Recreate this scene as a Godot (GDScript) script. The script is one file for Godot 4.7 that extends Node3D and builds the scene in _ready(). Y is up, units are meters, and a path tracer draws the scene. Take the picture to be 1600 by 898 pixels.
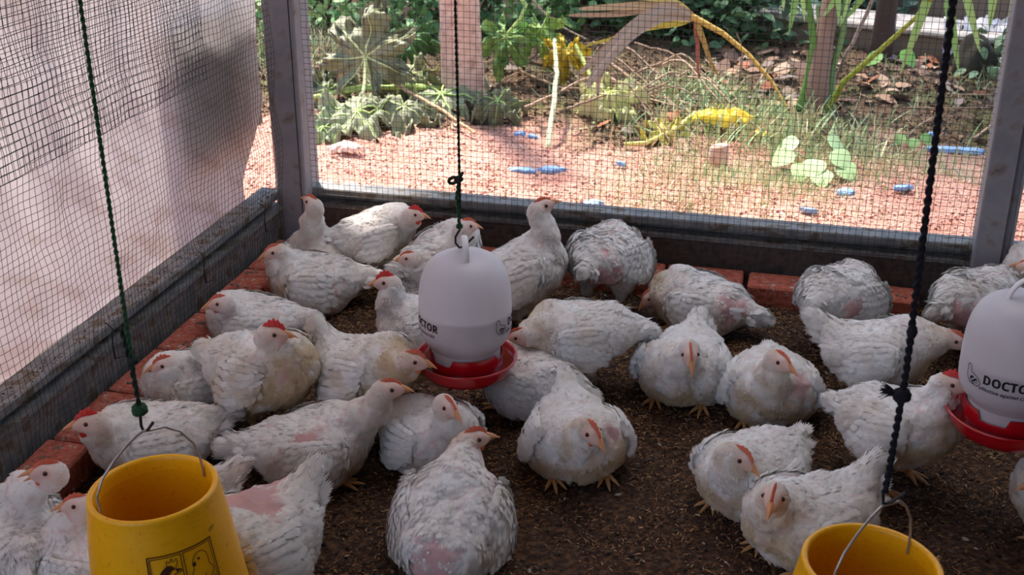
extends Node3D

# A shaded pen of white broiler chickens, with a garden behind its wire mesh.
# World: y up, metres. x = 0 is the left mesh wall, z = 0 the back mesh wall, +z towards the camera.

var used := {}
var rng := RandomNumberGenerator.new()
var noise := FastNoiseLite.new()
var rough := FastNoiseLite.new()
var M := {}
var fluff_mesh: ArrayMesh
var vane_mesh: ArrayMesh


func _ready() -> void:
	# ---- camera, sky, sun, exposure
	var cam := Camera3D.new()
	cam.name = "camera"
	cam.keep_aspect = Camera3D.KEEP_HEIGHT
	cam.fov = 26.49
	cam.near = 0.05
	cam.far = 200.0
	cam.transform = Transform3D(Basis(Vector3.UP, 0.24484) * Basis(Vector3.RIGHT, -0.41785) * Basis(Vector3.BACK, 0.00153), Vector3(1.441, 1.354, 3.096))
	var lens := CameraAttributesPhysical.new()
	lens.frustum_focal_length = 50.98  # the same 26.49 degrees
	lens.frustum_focus_distance = 2.5
	lens.exposure_aperture = 11.0
	lens.frustum_near = 0.05
	lens.frustum_far = 200.0
	cam.attributes = lens
	add_child(cam)
	cam.current = true
	var we := WorldEnvironment.new()
	we.name = "world_environment"
	var env := Environment.new()
	var sm := ProceduralSkyMaterial.new()
	sm.sky_top_color = Color(0.62, 0.74, 0.92)
	sm.sky_horizon_color = Color(0.90, 0.92, 0.95)
	sm.ground_bottom_color = Color(0.30, 0.26, 0.22)
	sm.ground_horizon_color = Color(0.55, 0.55, 0.52)
	sm.sky_energy_multiplier = 1.0
	sm.sun_angle_max = 30.0
	var sky := Sky.new()
	sky.sky_material = sm
	env.background_mode = Environment.BG_SKY
	env.sky = sky
	env.background_energy_multiplier = 1.0
	env.ambient_light_source = Environment.AMBIENT_SOURCE_SKY
	env.tonemap_mode = Environment.TONE_MAPPER_LINEAR
	env.tonemap_exposure = 2.0
	env.sdfgi_enabled = true
	env.ssao_enabled = true
	env.ssil_enabled = true
	we.environment = env
	add_child(we)
	var sun := DirectionalLight3D.new()
	sun.name = "sun"
	sun.light_color = Color(1.0, 0.95, 0.91)
	sun.light_energy = 2.1
	sun.light_angular_distance = 7.0
	sun.shadow_enabled = true
	add_child(sun)
	sun.look_at_from_position(Vector3.ZERO, -Vector3(-0.30, 0.85, -0.43), Vector3.UP)
	# ---- the scene, largest first
	rng.seed = 7
	noise.seed = 3
	noise.frequency = 1.0
	rough.seed = 11
	rough.frequency = 1.0
	rough.fractal_octaves = 4
	make_materials()
	make_ground()
	make_roof()
	make_walls()
	make_garden()
	make_bricks()
	make_drinkers()
	make_feeders()
	make_ropes()
	make_flock()
	make_litter()


# ------------------------------------------------------------------ helpers
class MB:
	var v := PackedVector3Array()
	var c := PackedColorArray()
	var ix := PackedInt32Array()
	var uv := PackedVector2Array()
	var col := Color(1, 1, 1)

	func p(a: Vector3) -> int:
		v.append(a)
		c.append(col)
		return v.size() - 1

	func tri(a: int, b: int, d: int) -> void:
		ix.append(a)
		ix.append(b)
		ix.append(d)

	func quad(a: int, b: int, d: int, e: int) -> void:
		tri(a, b, d)
		tri(a, d, e)

	func face(pts: Array, inside: Vector3) -> void:  # a flat facet that looks away from «inside»
		var n: Vector3 = (pts[2] - pts[0]).cross(pts[1] - pts[0])
		var mid := Vector3.ZERO
		for q in pts:
			mid += q
		mid /= pts.size()
		var list := pts.duplicate()
		if n.dot(mid - inside) < 0.0:
			list.reverse()
		var first := v.size()
		for q in list:
			p(q)
		for i in range(1, list.size() - 1):
			tri(first, first + i, first + i + 1)

	func tube(pts: Array, radii: Array, sides := 6, caps := true) -> void:
		var n := pts.size()
		var first := v.size()
		var up := Vector3.UP
		var d0: Vector3 = (pts[1] - pts[0]).normalized()
		if absf(d0.dot(up)) > 0.9:
			up = Vector3.RIGHT
		var side := d0.cross(up).normalized()
		for i in n:
			var d: Vector3 = (pts[mini(i + 1, n - 1)] - pts[maxi(i - 1, 0)]).normalized()
			side = (side - d * side.dot(d)).normalized()
			var other := d.cross(side)
			var r: float = radii[mini(i, radii.size() - 1)]
			for k in sides:
				var a := TAU * k / sides
				p(pts[i] + (side * cos(a) + other * sin(a)) * r)
		for i in n - 1:
			for k in sides:
				var a := first + i * sides + k
				var b := first + i * sides + (k + 1) % sides
				quad(a, b, b + sides, a + sides)
		if caps:
			var s := p(pts[0])
			var e := p(pts[n - 1])
			for k in sides:
				tri(s, first + (k + 1) % sides, first + k)
				tri(e, first + (n - 1) * sides + k, first + (n - 1) * sides + (k + 1) % sides)

	func ring_loft(rings: Array, closed_ends := true) -> void:  # rings of equal size
		var first := v.size()
		var m: int = rings[0].size()
		for r in rings:
			for q in r:
				p(q)
		for i in rings.size() - 1:
			for k in m:
				var a := first + i * m + k
				var b := first + i * m + (k + 1) % m
				quad(a, b, b + m, a + m)
		if closed_ends:
			for e in [0, rings.size() - 1]:
				var mid := Vector3.ZERO
				for q in rings[e]:
					mid += q
				var s := p(mid / m)
				for k in m:
					var a: int = first + e * m + k
					var b: int = first + e * m + (k + 1) % m
					if e == 0:
						tri(s, b, a)
					else:
						tri(s, a, b)

	func lathe(profile: Array, sides := 48, at := Vector3.ZERO) -> void:  # (radius, height) from the bottom outside to the top
		var first := v.size()
		for q in profile:
			for k in sides:
				var a := TAU * k / sides
				p(at + Vector3(cos(a) * q.x, q.y, sin(a) * q.x))
		for i in profile.size() - 1:
			for k in sides:
				var a := first + i * sides + k
				var b := first + i * sides + (k + 1) % sides
				quad(a, a + sides, b + sides, b)

	func ball(at: Vector3, r: Vector3, turn := Basis(), seg := 10) -> void:
		var first := v.size()
		for i in seg / 2 + 1:
			var t := PI * i / (seg / 2)
			for k in seg:
				var a := TAU * k / seg
				p(at + turn * (Vector3(sin(t) * cos(a), cos(t), sin(t) * sin(a)) * r))
		for i in seg / 2:
			for k in seg:
				var a := first + i * seg + k
				var b := first + i * seg + (k + 1) % seg
				quad(a, b, b + seg, a + seg)

	func box(size: Vector3, bevel: float, xf: Transform3D) -> void:
		var h := size / 2
		var o := xf.origin
		var q := func(sx, sy, sz, ax):
			var w := Vector3(h.x - (0.0 if ax == 0 else bevel), h.y - (0.0 if ax == 1 else bevel), h.z - (0.0 if ax == 2 else bevel))
			return xf * Vector3(sx * w.x, sy * w.y, sz * w.z)
		for s in [-1, 1]:
			face([q.call(s, -1, -1, 0), q.call(s, 1, -1, 0), q.call(s, 1, 1, 0), q.call(s, -1, 1, 0)], o)
			face([q.call(-1, s, -1, 1), q.call(1, s, -1, 1), q.call(1, s, 1, 1), q.call(-1, s, 1, 1)], o)
			face([q.call(-1, -1, s, 2), q.call(1, -1, s, 2), q.call(1, 1, s, 2), q.call(-1, 1, s, 2)], o)
		if bevel <= 0.0:
			return
		for s in [-1, 1]:
			for t in [-1, 1]:
				face([q.call(s, t, -1, 0), q.call(s, t, 1, 0), q.call(s, t, 1, 1), q.call(s, t, -1, 1)], o)
				face([q.call(s, -1, t, 0), q.call(s, 1, t, 0), q.call(s, 1, t, 2), q.call(s, -1, t, 2)], o)
				face([q.call(-1, s, t, 1), q.call(1, s, t, 1), q.call(1, s, t, 2), q.call(-1, s, t, 2)], o)
				for u in [-1, 1]:
					face([q.call(s, t, u, 0), q.call(s, t, u, 1), q.call(s, t, u, 2)], o)

	func normals() -> PackedVector3Array:
		var n := PackedVector3Array()
		n.resize(v.size())
		for i in range(0, ix.size(), 3):
			var a := ix[i]
			var b := ix[i + 1]
			var d := ix[i + 2]
			var f := (v[d] - v[a]).cross(v[b] - v[a])
			n[a] += f
			n[b] += f
			n[d] += f
		for i in n.size():
			n[i] = n[i].normalized() if n[i].length_squared() > 1e-20 else Vector3.UP
		return n

	func mesh(own_normals := PackedVector3Array()) -> ArrayMesh:
		var a := []
		a.resize(Mesh.ARRAY_MAX)
		a[Mesh.ARRAY_VERTEX] = v
		a[Mesh.ARRAY_NORMAL] = own_normals if own_normals.size() else normals()
		a[Mesh.ARRAY_COLOR] = c
		if uv.size() == v.size():
			a[Mesh.ARRAY_TEX_UV] = uv
		a[Mesh.ARRAY_INDEX] = ix
		var m := ArrayMesh.new()
		m.add_surface_from_arrays(Mesh.PRIMITIVE_TRIANGLES, a)
		return m


func numbered(called: String) -> String:
	var n: int = used.get(called, -1) + 1
	used[called] = n
	return called if n == 0 else "%s_%03d" % [called, n]


func part(called: String, mesh: Mesh, material: Material, parent: Node3D) -> MeshInstance3D:
	var o := MeshInstance3D.new()
	o.name = called
	o.mesh = mesh
	o.material_override = material
	var n := 0
	while parent.has_node(NodePath(String(o.name))):
		n += 1
		o.name = "%s_%03d" % [called, n]
	parent.add_child(o, true)
	return o


func stuff(o: Node3D) -> Node3D:
	o.set_meta("kind", "stuff")
	return o


func thing(called: String, label: String, category: String, at := Vector3.ZERO, turn := 0.0, group := "") -> Node3D:
	var o := Node3D.new()
	o.name = numbered(called)
	add_child(o, true)
	o.position = at
	o.rotation.y = turn
	o.set_meta("label", label)
	o.set_meta("category", category)
	if group:
		o.set_meta("group", group)
	return o


func structure(called: String, mesh: Mesh = null, material: Material = null) -> Node3D:
	var o: Node3D
	if mesh:
		o = MeshInstance3D.new()
		o.mesh = mesh
		o.material_override = material
	else:
		o = Node3D.new()
	o.name = numbered(called)
	add_child(o, true)
	o.set_meta("kind", "structure")
	return o


func copies(called: String, mesh: Mesh, material: Material, where: Array, colours: PackedColorArray, parent: Node3D) -> MultiMeshInstance3D:
	var mm := MultiMesh.new()
	mm.transform_format = MultiMesh.TRANSFORM_3D
	mm.use_colors = colours.size() > 0
	mm.mesh = mesh
	mm.instance_count = where.size()
	for i in where.size():
		mm.set_instance_transform(i, where[i])
		if colours.size():
			mm.set_instance_color(i, colours[i])
	var o := MultiMeshInstance3D.new()
	o.name = called
	o.multimesh = mm
	o.material_override = material
	o.set_meta("kind", "stuff")
	parent.add_child(o, true)
	return o


func lin(r: float, g: float, b: float) -> Color:  # sRGB numbers 0..255 to a linear colour for vertices
	return Color(r / 255.0, g / 255.0, b / 255.0).srgb_to_linear()


func mat(albedo: Color, roughness := 0.8, vertex := false, back := 0.0) -> StandardMaterial3D:
	var m := StandardMaterial3D.new()
	m.albedo_color = albedo
	m.roughness = roughness
	m.vertex_color_use_as_albedo = vertex
	m.cull_mode = BaseMaterial3D.CULL_DISABLED
	if back > 0.0:
		m.backlight_enabled = true
		m.backlight = Color(back, back, back)
	return m


func speckle(seed_: int, freq: float, stops: Array, size := 512, octaves := 4, type := FastNoiseLite.TYPE_SIMPLEX_SMOOTH) -> NoiseTexture2D:
	var n := FastNoiseLite.new()
	n.seed = seed_
	n.noise_type = type
	n.frequency = freq
	n.fractal_octaves = octaves
	var g := Gradient.new()
	g.offsets = PackedFloat32Array(stops.map(func(s): return s[0]))
	g.colors = PackedColorArray(stops.map(func(s): return s[1]))
	var t := NoiseTexture2D.new()
	t.noise = n
	t.width = size
	t.height = size
	t.seamless = true
	t.color_ramp = g
	return t


func bumps(m: StandardMaterial3D, seed_: int, freq: float, centimetres: float, size := 512) -> void:
	m.heightmap_enabled = true
	m.heightmap_scale = centimetres
	m.heightmap_texture = speckle(seed_, freq, [[0.0, Color.BLACK], [1.0, Color.WHITE]], size)


func tri_map(m: StandardMaterial3D, per_metre: float) -> void:
	m.uv1_triplanar = true
	m.uv1_world_triplanar = true
	m.uv1_scale = Vector3.ONE * per_metre


func make_materials() -> void:
	M.feather = mat(Color(1, 1, 1), 0.95, true, 0.25)
	M.skin = mat(Color(1, 1, 1), 0.75, true)
	M.comb = mat(Color8(205, 50, 45), 0.5)
	M.comb.subsurf_scatter_enabled = true
	M.comb.subsurf_scatter_strength = 0.25
	M.lobe = mat(Color8(214, 168, 158), 0.7)
	M.comb_pale = mat(Color8(212, 104, 74), 0.55)
	M.beak = mat(Color8(214, 150, 104), 0.5)
	M.iris = mat(Color8(84, 44, 20), 0.15)
	M.eye = mat(Color8(16, 10, 8), 0.1)
	M.leg = mat(Color8(196, 148, 92), 0.65)
	M.wire = mat(Color8(48, 54, 52), 0.6)
	M.steel = mat(Color(1, 1, 1), 0.55)
	M.steel.metallic = 0.15
	M.steel.albedo_texture = speckle(5, 0.012, [[0.0, Color8(96, 98, 100)], [0.45, Color8(128, 129, 130)], [0.62, Color8(140, 139, 136)], [0.72, Color8(112, 100, 86)], [1.0, Color8(84, 72, 60)]])
	tri_map(M.steel, 2.0)
	M.lower_panel = mat(Color(1, 1, 1), 0.8)
	M.lower_panel.albedo_texture = speckle(6, 0.02, [[0.0, Color8(60, 54, 50)], [0.5, Color8(96, 86, 80)], [1.0, Color8(70, 58, 50)]])
	tri_map(M.lower_panel, 2.0)
	M.post = mat(Color(1, 1, 1), 0.6)
	M.post.albedo_texture = speckle(8, 0.015, [[0.0, Color8(132, 132, 139)], [0.6, Color8(148, 146, 152)], [0.8, Color8(136, 128, 126)], [1.0, Color8(96, 84, 74)]])
	tri_map(M.post, 1.6)
	M.brick = mat(Color(1, 1, 1), 0.95)
	M.brick.albedo_texture = speckle(9, 0.03, [[0.0, Color8(126, 62, 48)], [0.4, Color8(176, 92, 72)], [0.6, Color8(190, 106, 86)], [0.72, Color8(152, 80, 64)], [0.78, Color8(176, 150, 132)], [1.0, Color8(200, 186, 172)]])
	tri_map(M.brick, 2.5)
	bumps(M.brick, 10, 0.06, 0.25)
	M.litter = mat(Color(1, 1, 1), 1.0)
	M.litter.albedo_texture = speckle(12, 0.03, [[0.0, Color8(40, 24, 15)], [0.45, Color8(66, 43, 27)], [0.6, Color8(88, 60, 38)], [1.0, Color8(112, 82, 54)]], 1024, 5)
	tri_map(M.litter, 1.6)
	bumps(M.litter, 13, 0.05, 0.6, 1024)
	M.husk = mat(Color(1, 1, 1), 0.9, true)
	M.ground = mat(Color(1, 1, 1), 1.0, true)
	M.ground.albedo_texture = speckle(14, 0.035, [[0.0, Color8(150, 140, 134)], [0.45, Color8(226, 220, 214)], [1.0, Color8(255, 255, 255)]], 1024, 5)
	tri_map(M.ground, 1.2)
	bumps(M.ground, 15, 0.05, 1.0, 1024)
	M.tarp = mat(Color(1, 1, 1), 0.7, true, 1.0)
	M.tarp.albedo_texture = speckle(16, 0.004, [[0.0, Color8(226, 225, 228)], [0.7, Color8(222, 219, 222)], [1.0, Color8(208, 200, 198)]], 512, 3)
	tri_map(M.tarp, 0.9)
	M.jug = mat(Color(0.88, 0.86, 0.89, 0.80), 0.35, false, 0.8)
	M.jug.transparency = BaseMaterial3D.TRANSPARENCY_ALPHA
	M.water = mat(Color8(206, 192, 186), 0.4, false, 0.4)
	M.tray_water = mat(Color8(120, 20, 26), 0.05)
	M.red = mat(Color8(188, 14, 30), 0.22)
	M.red.clearcoat_enabled = true
	M.red.clearcoat = 0.6
	M.red.clearcoat_roughness = 0.1
	M.white_plastic = mat(Color8(232, 230, 232), 0.4, false, 0.4)
	M.yellow = mat(Color(1, 1, 1), 0.38, false, 0.25)
	M.yellow.albedo_texture = speckle(17, 0.05, [[0.0, Color8(170, 110, 14)], [0.22, Color8(252, 178, 10)], [0.8, Color8(255, 188, 14)], [1.0, Color8(253, 180, 10)]], 512, 5)
	tri_map(M.yellow, 3.0)
	M.ink = mat(Color8(22, 18, 22), 0.7)
	M.ink_red = mat(Color8(70, 26, 12), 0.7)
	M.zinc = mat(Color8(186, 182, 176), 0.35)
	M.zinc.metallic = 0.7
	M.iron = mat(Color8(52, 44, 44), 0.5)
	M.iron.metallic = 0.5
	M.rope_green = mat(Color8(28, 74, 44), 0.9)
	M.rope_dark = mat(Color8(24, 40, 32), 0.9)
	M.rope_black = mat(Color8(20, 20, 30), 0.95)
	M.bark = mat(Color(1, 1, 1), 0.95)
	M.bark.albedo_texture = speckle(18, 0.02, [[0.0, Color8(160, 124, 110)], [0.5, Color8(212, 176, 160)], [1.0, Color8(230, 200, 184)]])
	tri_map(M.bark, 2.0)
	M.bark_dark = mat(Color8(72, 54, 46), 0.95)
	M.leaf = mat(Color(1, 1, 1), 0.6, true, 0.35)
	M.dry = mat(Color(1, 1, 1), 0.9, true, 0.1)
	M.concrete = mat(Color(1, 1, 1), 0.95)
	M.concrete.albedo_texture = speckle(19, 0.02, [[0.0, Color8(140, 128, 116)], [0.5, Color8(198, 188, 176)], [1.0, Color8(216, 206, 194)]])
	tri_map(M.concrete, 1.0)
	M.concrete_shaded = mat(Color8(128, 112, 96), 0.95)  # darker tone carries the shade of the kerb front
	M.blue = mat(Color8(140, 182, 232), 0.5, false, 0.3)
	M.yellow_bag = mat(Color8(244, 206, 40), 0.5, false, 0.4)
	M.cloth = mat(Color8(226, 222, 222), 0.8, false, 0.3)
	M.stick = mat(Color(1, 1, 1), 0.9, true)
	M.roof_sheet = mat(Color8(150, 150, 152), 0.5)
	M.roof_clear = mat(Color8(206, 228, 250), 0.5, false, 1.0)
	M.board = mat(Color8(120, 110, 98), 0.9)
	M.paper = mat(Color8(232, 206, 190), 0.9)
	M.mould = mat(Color8(62, 58, 48), 1.0)
	M.droppings = mat(Color8(122, 104, 92), 1.0)
	M.feed = mat(Color8(150, 122, 84), 1.0)
	fluff_mesh = make_fluff()
	vane_mesh = make_vane()


# ------------------------------------------------------------------ ground, roof, walls
func ground_height(x: float, z: float) -> float:
	var h := rough.get_noise_2d(x * 1.3, z * 1.3) * 0.05 + noise.get_noise_2d(x * 9.0, z * 9.0) * 0.008
	return -0.03 + h * smoothstep(0.1, 0.9, maxf(-z, -x)) + 0.03 * smoothstep(0.05, 0.3, maxf(-z, -x))


func humus(x: float, z: float) -> float:  # 0 = bare pink earth near the pen, 1 = dark mossy leaf mould under the trees
	var edge := -1.15 - 0.55 * smoothstep(0.6, 1.4, x) * 0.3 + 0.35 * rough.get_noise_2d(x * 2.0 + 9.0, z * 2.0)
	return smoothstep(0.0, 0.35, edge - z)


func make_ground() -> void:
	var mb := MB.new()
	var nx := 150
	var nz := 130
	for j in nz + 1:
		for i in nx + 1:
			var x := -6.0 + 14.0 * i / nx
			var z := 5.0 - 13.0 * j / nz
			var h := humus(x, z)
			var n := rough.get_noise_2d(x * 5.0, z * 5.0)
			var earth := lin(226, 178, 163).lerp(lin(212, 154, 138), smoothstep(-0.1, 0.4, n))
			var dark := lin(122, 98, 74).lerp(lin(112, 112, 66), smoothstep(-0.05, 0.35, rough.get_noise_2d(x * 3.0 + 40.0, z * 3.0)))
			mb.col = earth.lerp(dark, h)
			mb.p(Vector3(x, ground_height(x, z), z))
	for j in nz:
		for i in nx:
			var a := j * (nx + 1) + i
			mb.quad(a, a + nx + 1, a + nx + 2, a + 1)
	structure("ground", mb.mesh(), M.ground)
	# the deep litter floor of the pen
	var fl := MB.new()
	nx = 150
	nz = 190
	for j in nz + 1:
		for i in nx + 1:
			var x := -0.02 + 2.72 * i / nx
			var z := -0.01 + 3.6 * j / nz
			fl.p(Vector3(x, floor_height(x, z), z))
	for j in nz:
		for i in nx:
			var a := j * (nx + 1) + i
			fl.quad(a, a + 1, a + nx + 2, a + nx + 1)
	var flip := PackedVector3Array()
	for n in fl.normals():
		flip.append(n if n.y > 0.0 else -n)
	if fl.normals()[0].y < 0.0:
		for k in range(0, fl.ix.size(), 3):
			var t := fl.ix[k + 1]
			fl.ix[k + 1] = fl.ix[k + 2]
			fl.ix[k + 2] = t
	structure("floor", fl.mesh(flip), M.litter)


func floor_height(x: float, z: float) -> float:
	return 0.004 * rough.get_noise_2d(x * 8.0, z * 8.0) + 0.006 * noise.get_noise_2d(x * 22.0, z * 22.0)


func make_roof() -> void:
	# opaque steel sheets over the front and right, clear plastic ones added over the back left for soft top light, all 2.6 m up
	var ceiling := structure("ceiling")
	var sheets := [[-0.55, 0.35, false], [0.35, 1.25, true], [1.25, 2.15, true], [2.15, 3.2, false]]
	for s in sheets:
		for half in [[-1.55, 1.0], [1.0, 4.6]]:
			var mb := MB.new()
			var n := 36
			for i in n + 1:
				var x: float = lerpf(s[0], s[1] + 0.02, float(i) / n)
				var y := 2.6 + 0.012 * cos(TAU * x / 0.076) + (0.003 if s[2] else 0.0)
				mb.p(Vector3(x, y, half[0]))
				mb.p(Vector3(x, y, half[1]))
				if i:
					mb.quad(2 * i - 2, 2 * i - 1, 2 * i + 1, 2 * i)
			part("roof_sheet", mb.mesh(), M.roof_clear if s[2] and half[0] < 0.0 else M.roof_sheet, ceiling)
	for z in [-0.9, 0.6, 2.1, 3.8]:
		var mb := MB.new()
		mb.box(Vector3(3.75, 0.09, 0.045), 0.004, Transform3D(Basis(), Vector3(1.32, 2.535, z)))
		part("purlin", mb.mesh(), M.post, ceiling)


func wire_line(mb: MB, a: Vector3, b: Vector3, out: Vector3, amp: float, steps: int, seed_: float, r := 0.0008) -> void:
	var pts := []
	for i in steps + 1:
		var q := a.lerp(b, float(i) / steps)
		pts.append(q + out * amp * noise.get_noise_3d(q.x * 4.0 + seed_, q.y * 4.0, q.z * 4.0) + out.cross((b - a).normalized()) * amp * 0.16 * noise.get_noise_3d(q.x * 6.0, q.y * 6.0 + seed_, q.z * 6.0 + 5.0))
	mb.tube(pts, [r], 4, false)


func net(mb: MB, origin: Vector3, along: Vector3, w: float, h: float, out: Vector3, pitch: float, amp: float, seed_: float, r := 0.0008, lean := 0.0) -> void:
	for i in int(w / pitch) + 1:
		var a := origin + along * (pitch * i)
		wire_line(mb, a, a + Vector3(0, h, 0) + along * lean * h, out, amp, int(h / 0.05), seed_, r)
	for j in int(h / pitch) + 1:
		var a := origin + Vector3(0, pitch * j, 0) + along * lean * pitch * j
		wire_line(mb, a, a + along * w, out, amp, int(w / 0.05), seed_, r)


func rail(mb: MB, profile: Array, from: Vector3, along: Vector3, length: float, out: Vector3) -> void:
	var c := PackedVector2Array()
	for q in profile:
		c.append(q)
	for i in profile.size():
		var a: Vector2 = profile[i]
		var b: Vector2 = profile[(i + 1) % profile.size()]
		var p := [from + out * a.x + Vector3(0, a.y, 0), from + out * b.x + Vector3(0, b.y, 0)]
		var e := Vector2(b.y - a.y, -(b.x - a.x))
		var mid: Vector3 = (p[0] + p[1]) / 2 + along * length / 2
		mb.face([p[0], p[1], p[1] + along * length, p[0] + along * length], mid - (out * e.x + Vector3(0, e.y, 0)))
	var tris := Geometry2D.triangulate_polygon(c)
	for k in range(0, tris.size(), 3):
		for s in [0.0, length]:
			var pts := []
			for i in 3:
				var q := c[tris[k + i]]
				pts.append(from + along * s + out * q.x + Vector3(0, q.y, 0))
			mb.face(pts, from + along * length / 2)


func make_walls() -> void:
	# (distance into the pen, height): lower panel, ridge, recess, top lip
	var sill := [Vector2(-0.06, 0.0), Vector2(-0.016, 0.0), Vector2(-0.016, 0.124), Vector2(-0.004, 0.130), Vector2(-0.004, 0.139), Vector2(-0.05, 0.142), Vector2(-0.05, 0.160), Vector2(-0.012, 0.163), Vector2(-0.012, 0.180), Vector2(-0.015, 0.183), Vector2(-0.075, 0.183), Vector2(-0.075, 0.172)]
	var upper := sill.slice(2)
	upper.append(Vector2(-0.075, 0.124))
	var lower := [Vector2(-0.05, -0.02), Vector2(-0.018, -0.02), Vector2(-0.018, 0.124), Vector2(-0.05, 0.124)]
	var back := structure("wall_back")
	var mb := MB.new()
	rail(mb, upper, Vector3(0.06, 0, 0), Vector3.RIGHT, 2.62, Vector3.BACK)
	part("sill_channel", mb.mesh(), M.steel, back)
	for seg in [[0.06, 0.9], [0.9, 1.232], [1.232, 2.68]]:
		mb = MB.new()
		rail(mb, lower, Vector3(seg[0], 0, 0), Vector3.RIGHT, seg[1] - seg[0], Vector3.BACK)
		part("lower_panel", mb.mesh(), M.lower_panel, back)
	mb = MB.new()
	net(mb, Vector3(0.073, 0.055, 0.0), Vector3.RIGHT, 1.808, 1.0, Vector3.BACK, 0.0165, 0.006, 0.0, 0.0006)
	net(mb, Vector3(1.96, 0.055, 0.0), Vector3.RIGHT, 0.7, 1.0, Vector3.BACK, 0.0165, 0.006, 3.0, 0.0006)
	stuff(part("wire_mesh", mb.mesh(), M.wire, back))
	var left := structure("wall_left")
	mb = MB.new()
	rail(mb, upper, Vector3(0, 0, 0.02), Vector3.BACK, 3.2, Vector3.RIGHT)
	part("sill_channel", mb.mesh(), M.steel, left)
	mb = MB.new()
	rail(mb, lower, Vector3(0, 0, 0.02), Vector3.BACK, 3.2, Vector3.RIGHT)
	part("lower_panel", mb.mesh(), M.steel, left)
	mb = MB.new()
	net(mb, Vector3(0.006, 0.03, 0.05), Vector3.BACK, 1.75, 1.15, Vector3.RIGHT, 0.0165, 0.022, 7.0, 0.0006)
	stuff(part("wire_mesh", mb.mesh(), M.wire, left))
	mb = MB.new()
	net(mb, Vector3(-0.012, 0.60, 0.40), Vector3.BACK, 1.45, 0.6, Vector3.RIGHT, 0.0172, 0.02, 17.0, 0.0008, 0.03)
	stuff(part("wire_mesh_overlap", mb.mesh(), M.wire, left))
	for z in [0.19, 0.55, 0.98]:
		mb = MB.new()
		mb.tube([Vector3(-0.01, 0.195, z - 0.012), Vector3(0.010, 0.185, z - 0.006), Vector3(0.008, 0.150, z), Vector3(0.012, 0.118, z + 0.004), Vector3(0.014, 0.112, z - 0.02), Vector3(0.012, 0.104, z - 0.05)], [0.0016, 0.0018, 0.0018, 0.0026, 0.0014, 0.001], 6)
		part("wire_tie", mb.mesh(), M.iron, left)
	var crumbs := []
	var tones := PackedColorArray()
	mb = MB.new()
	mb.ball(Vector3.ZERO, Vector3(0.5, 0.3, 0.4), Basis(), 6)
	for i in 420:
		var l := rng.randf_range(0.002, 0.007)
		crumbs.append(Transform3D(Basis(Vector3.UP, rng.randf() * TAU).scaled_local(Vector3.ONE * l), Vector3(rng.randf_range(-0.05, -0.014), 0.1835, 0.05 + 1.9 * rng.randf())))
		tones.append([lin(96, 78, 64), lin(140, 118, 98), lin(70, 58, 50)][rng.randi() % 3])
	copies("dirt_crumbs", mb.mesh(), M.husk, crumbs, tones, left)
	var right := structure("wall_right")
	mb = MB.new()
	mb.box(Vector3(0.04, 2.6, 4.6), 0.0, Transform3D(Basis(), Vector3(2.73, 1.29, 2.25)))
	part("board_cladding", mb.mesh(), M.board, right)
	var front := structure("wall_front_added")  # unseen wall added behind the camera to darken the lower right
	mb = MB.new()
	mb.box(Vector3(1.5, 2.6, 0.04), 0.0, Transform3D(Basis(), Vector3(2.0, 1.29, 4.57)))
	part("board_cladding", mb.mesh(), M.board, front)
	# corner post and intermediate post of painted steel channel
	var po: Node3D = thing("corner_post", "grey painted steel corner post where the left and back mesh walls meet", "post", Vector3(0.02, 0, 0))
	mb = MB.new()
	column(mb, [Vector2(-0.050, 0.022), Vector2(-0.036, 0.038), Vector2(0.046, 0.038), Vector2(0.050, 0.034), Vector2(0.050, -0.06), Vector2(-0.050, -0.06)], -0.02, 2.52)
	part("post_body", mb.mesh(), M.post, po)
	mb = MB.new()
	mb.box(Vector3(0.0022, 2.4, 0.002), 0.0005, Transform3D(Basis(), Vector3(0.036, 1.22, 0.039)))
	part("seam", mb.mesh(), M.iron, po)
	po = thing("channel_post", "grey steel channel post near the right edge of the back wall", "post", Vector3(1.925, 0, 0))
	mb = MB.new()
	column(mb, [Vector2(-0.042, 0.028), Vector2(-0.038, 0.030), Vector2(0.022, 0.030), Vector2(0.022, -0.05), Vector2(-0.042, -0.05)], -0.02, 2.52)
	part("post_body", mb.mesh(), M.post, po)
	mb = MB.new()
	column(mb, [Vector2(0.022, 0.012), Vector2(0.040, 0.012), Vector2(0.040, 0.034), Vector2(0.046, 0.034), Vector2(0.046, -0.05), Vector2(0.022, -0.05)], -0.02, 2.52)
	part("flange", mb.mesh(), M.post, po)
	# the white tarpaulin that hangs outside the left mesh
	var t := thing("tarpaulin_curtain", "dirty white tarpaulin hung outside the left mesh wall as a wind curtain", "curtain", Vector3(-0.09, 0, 0))
	mb = MB.new()
	var nu := 130
	var nv := 110
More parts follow.
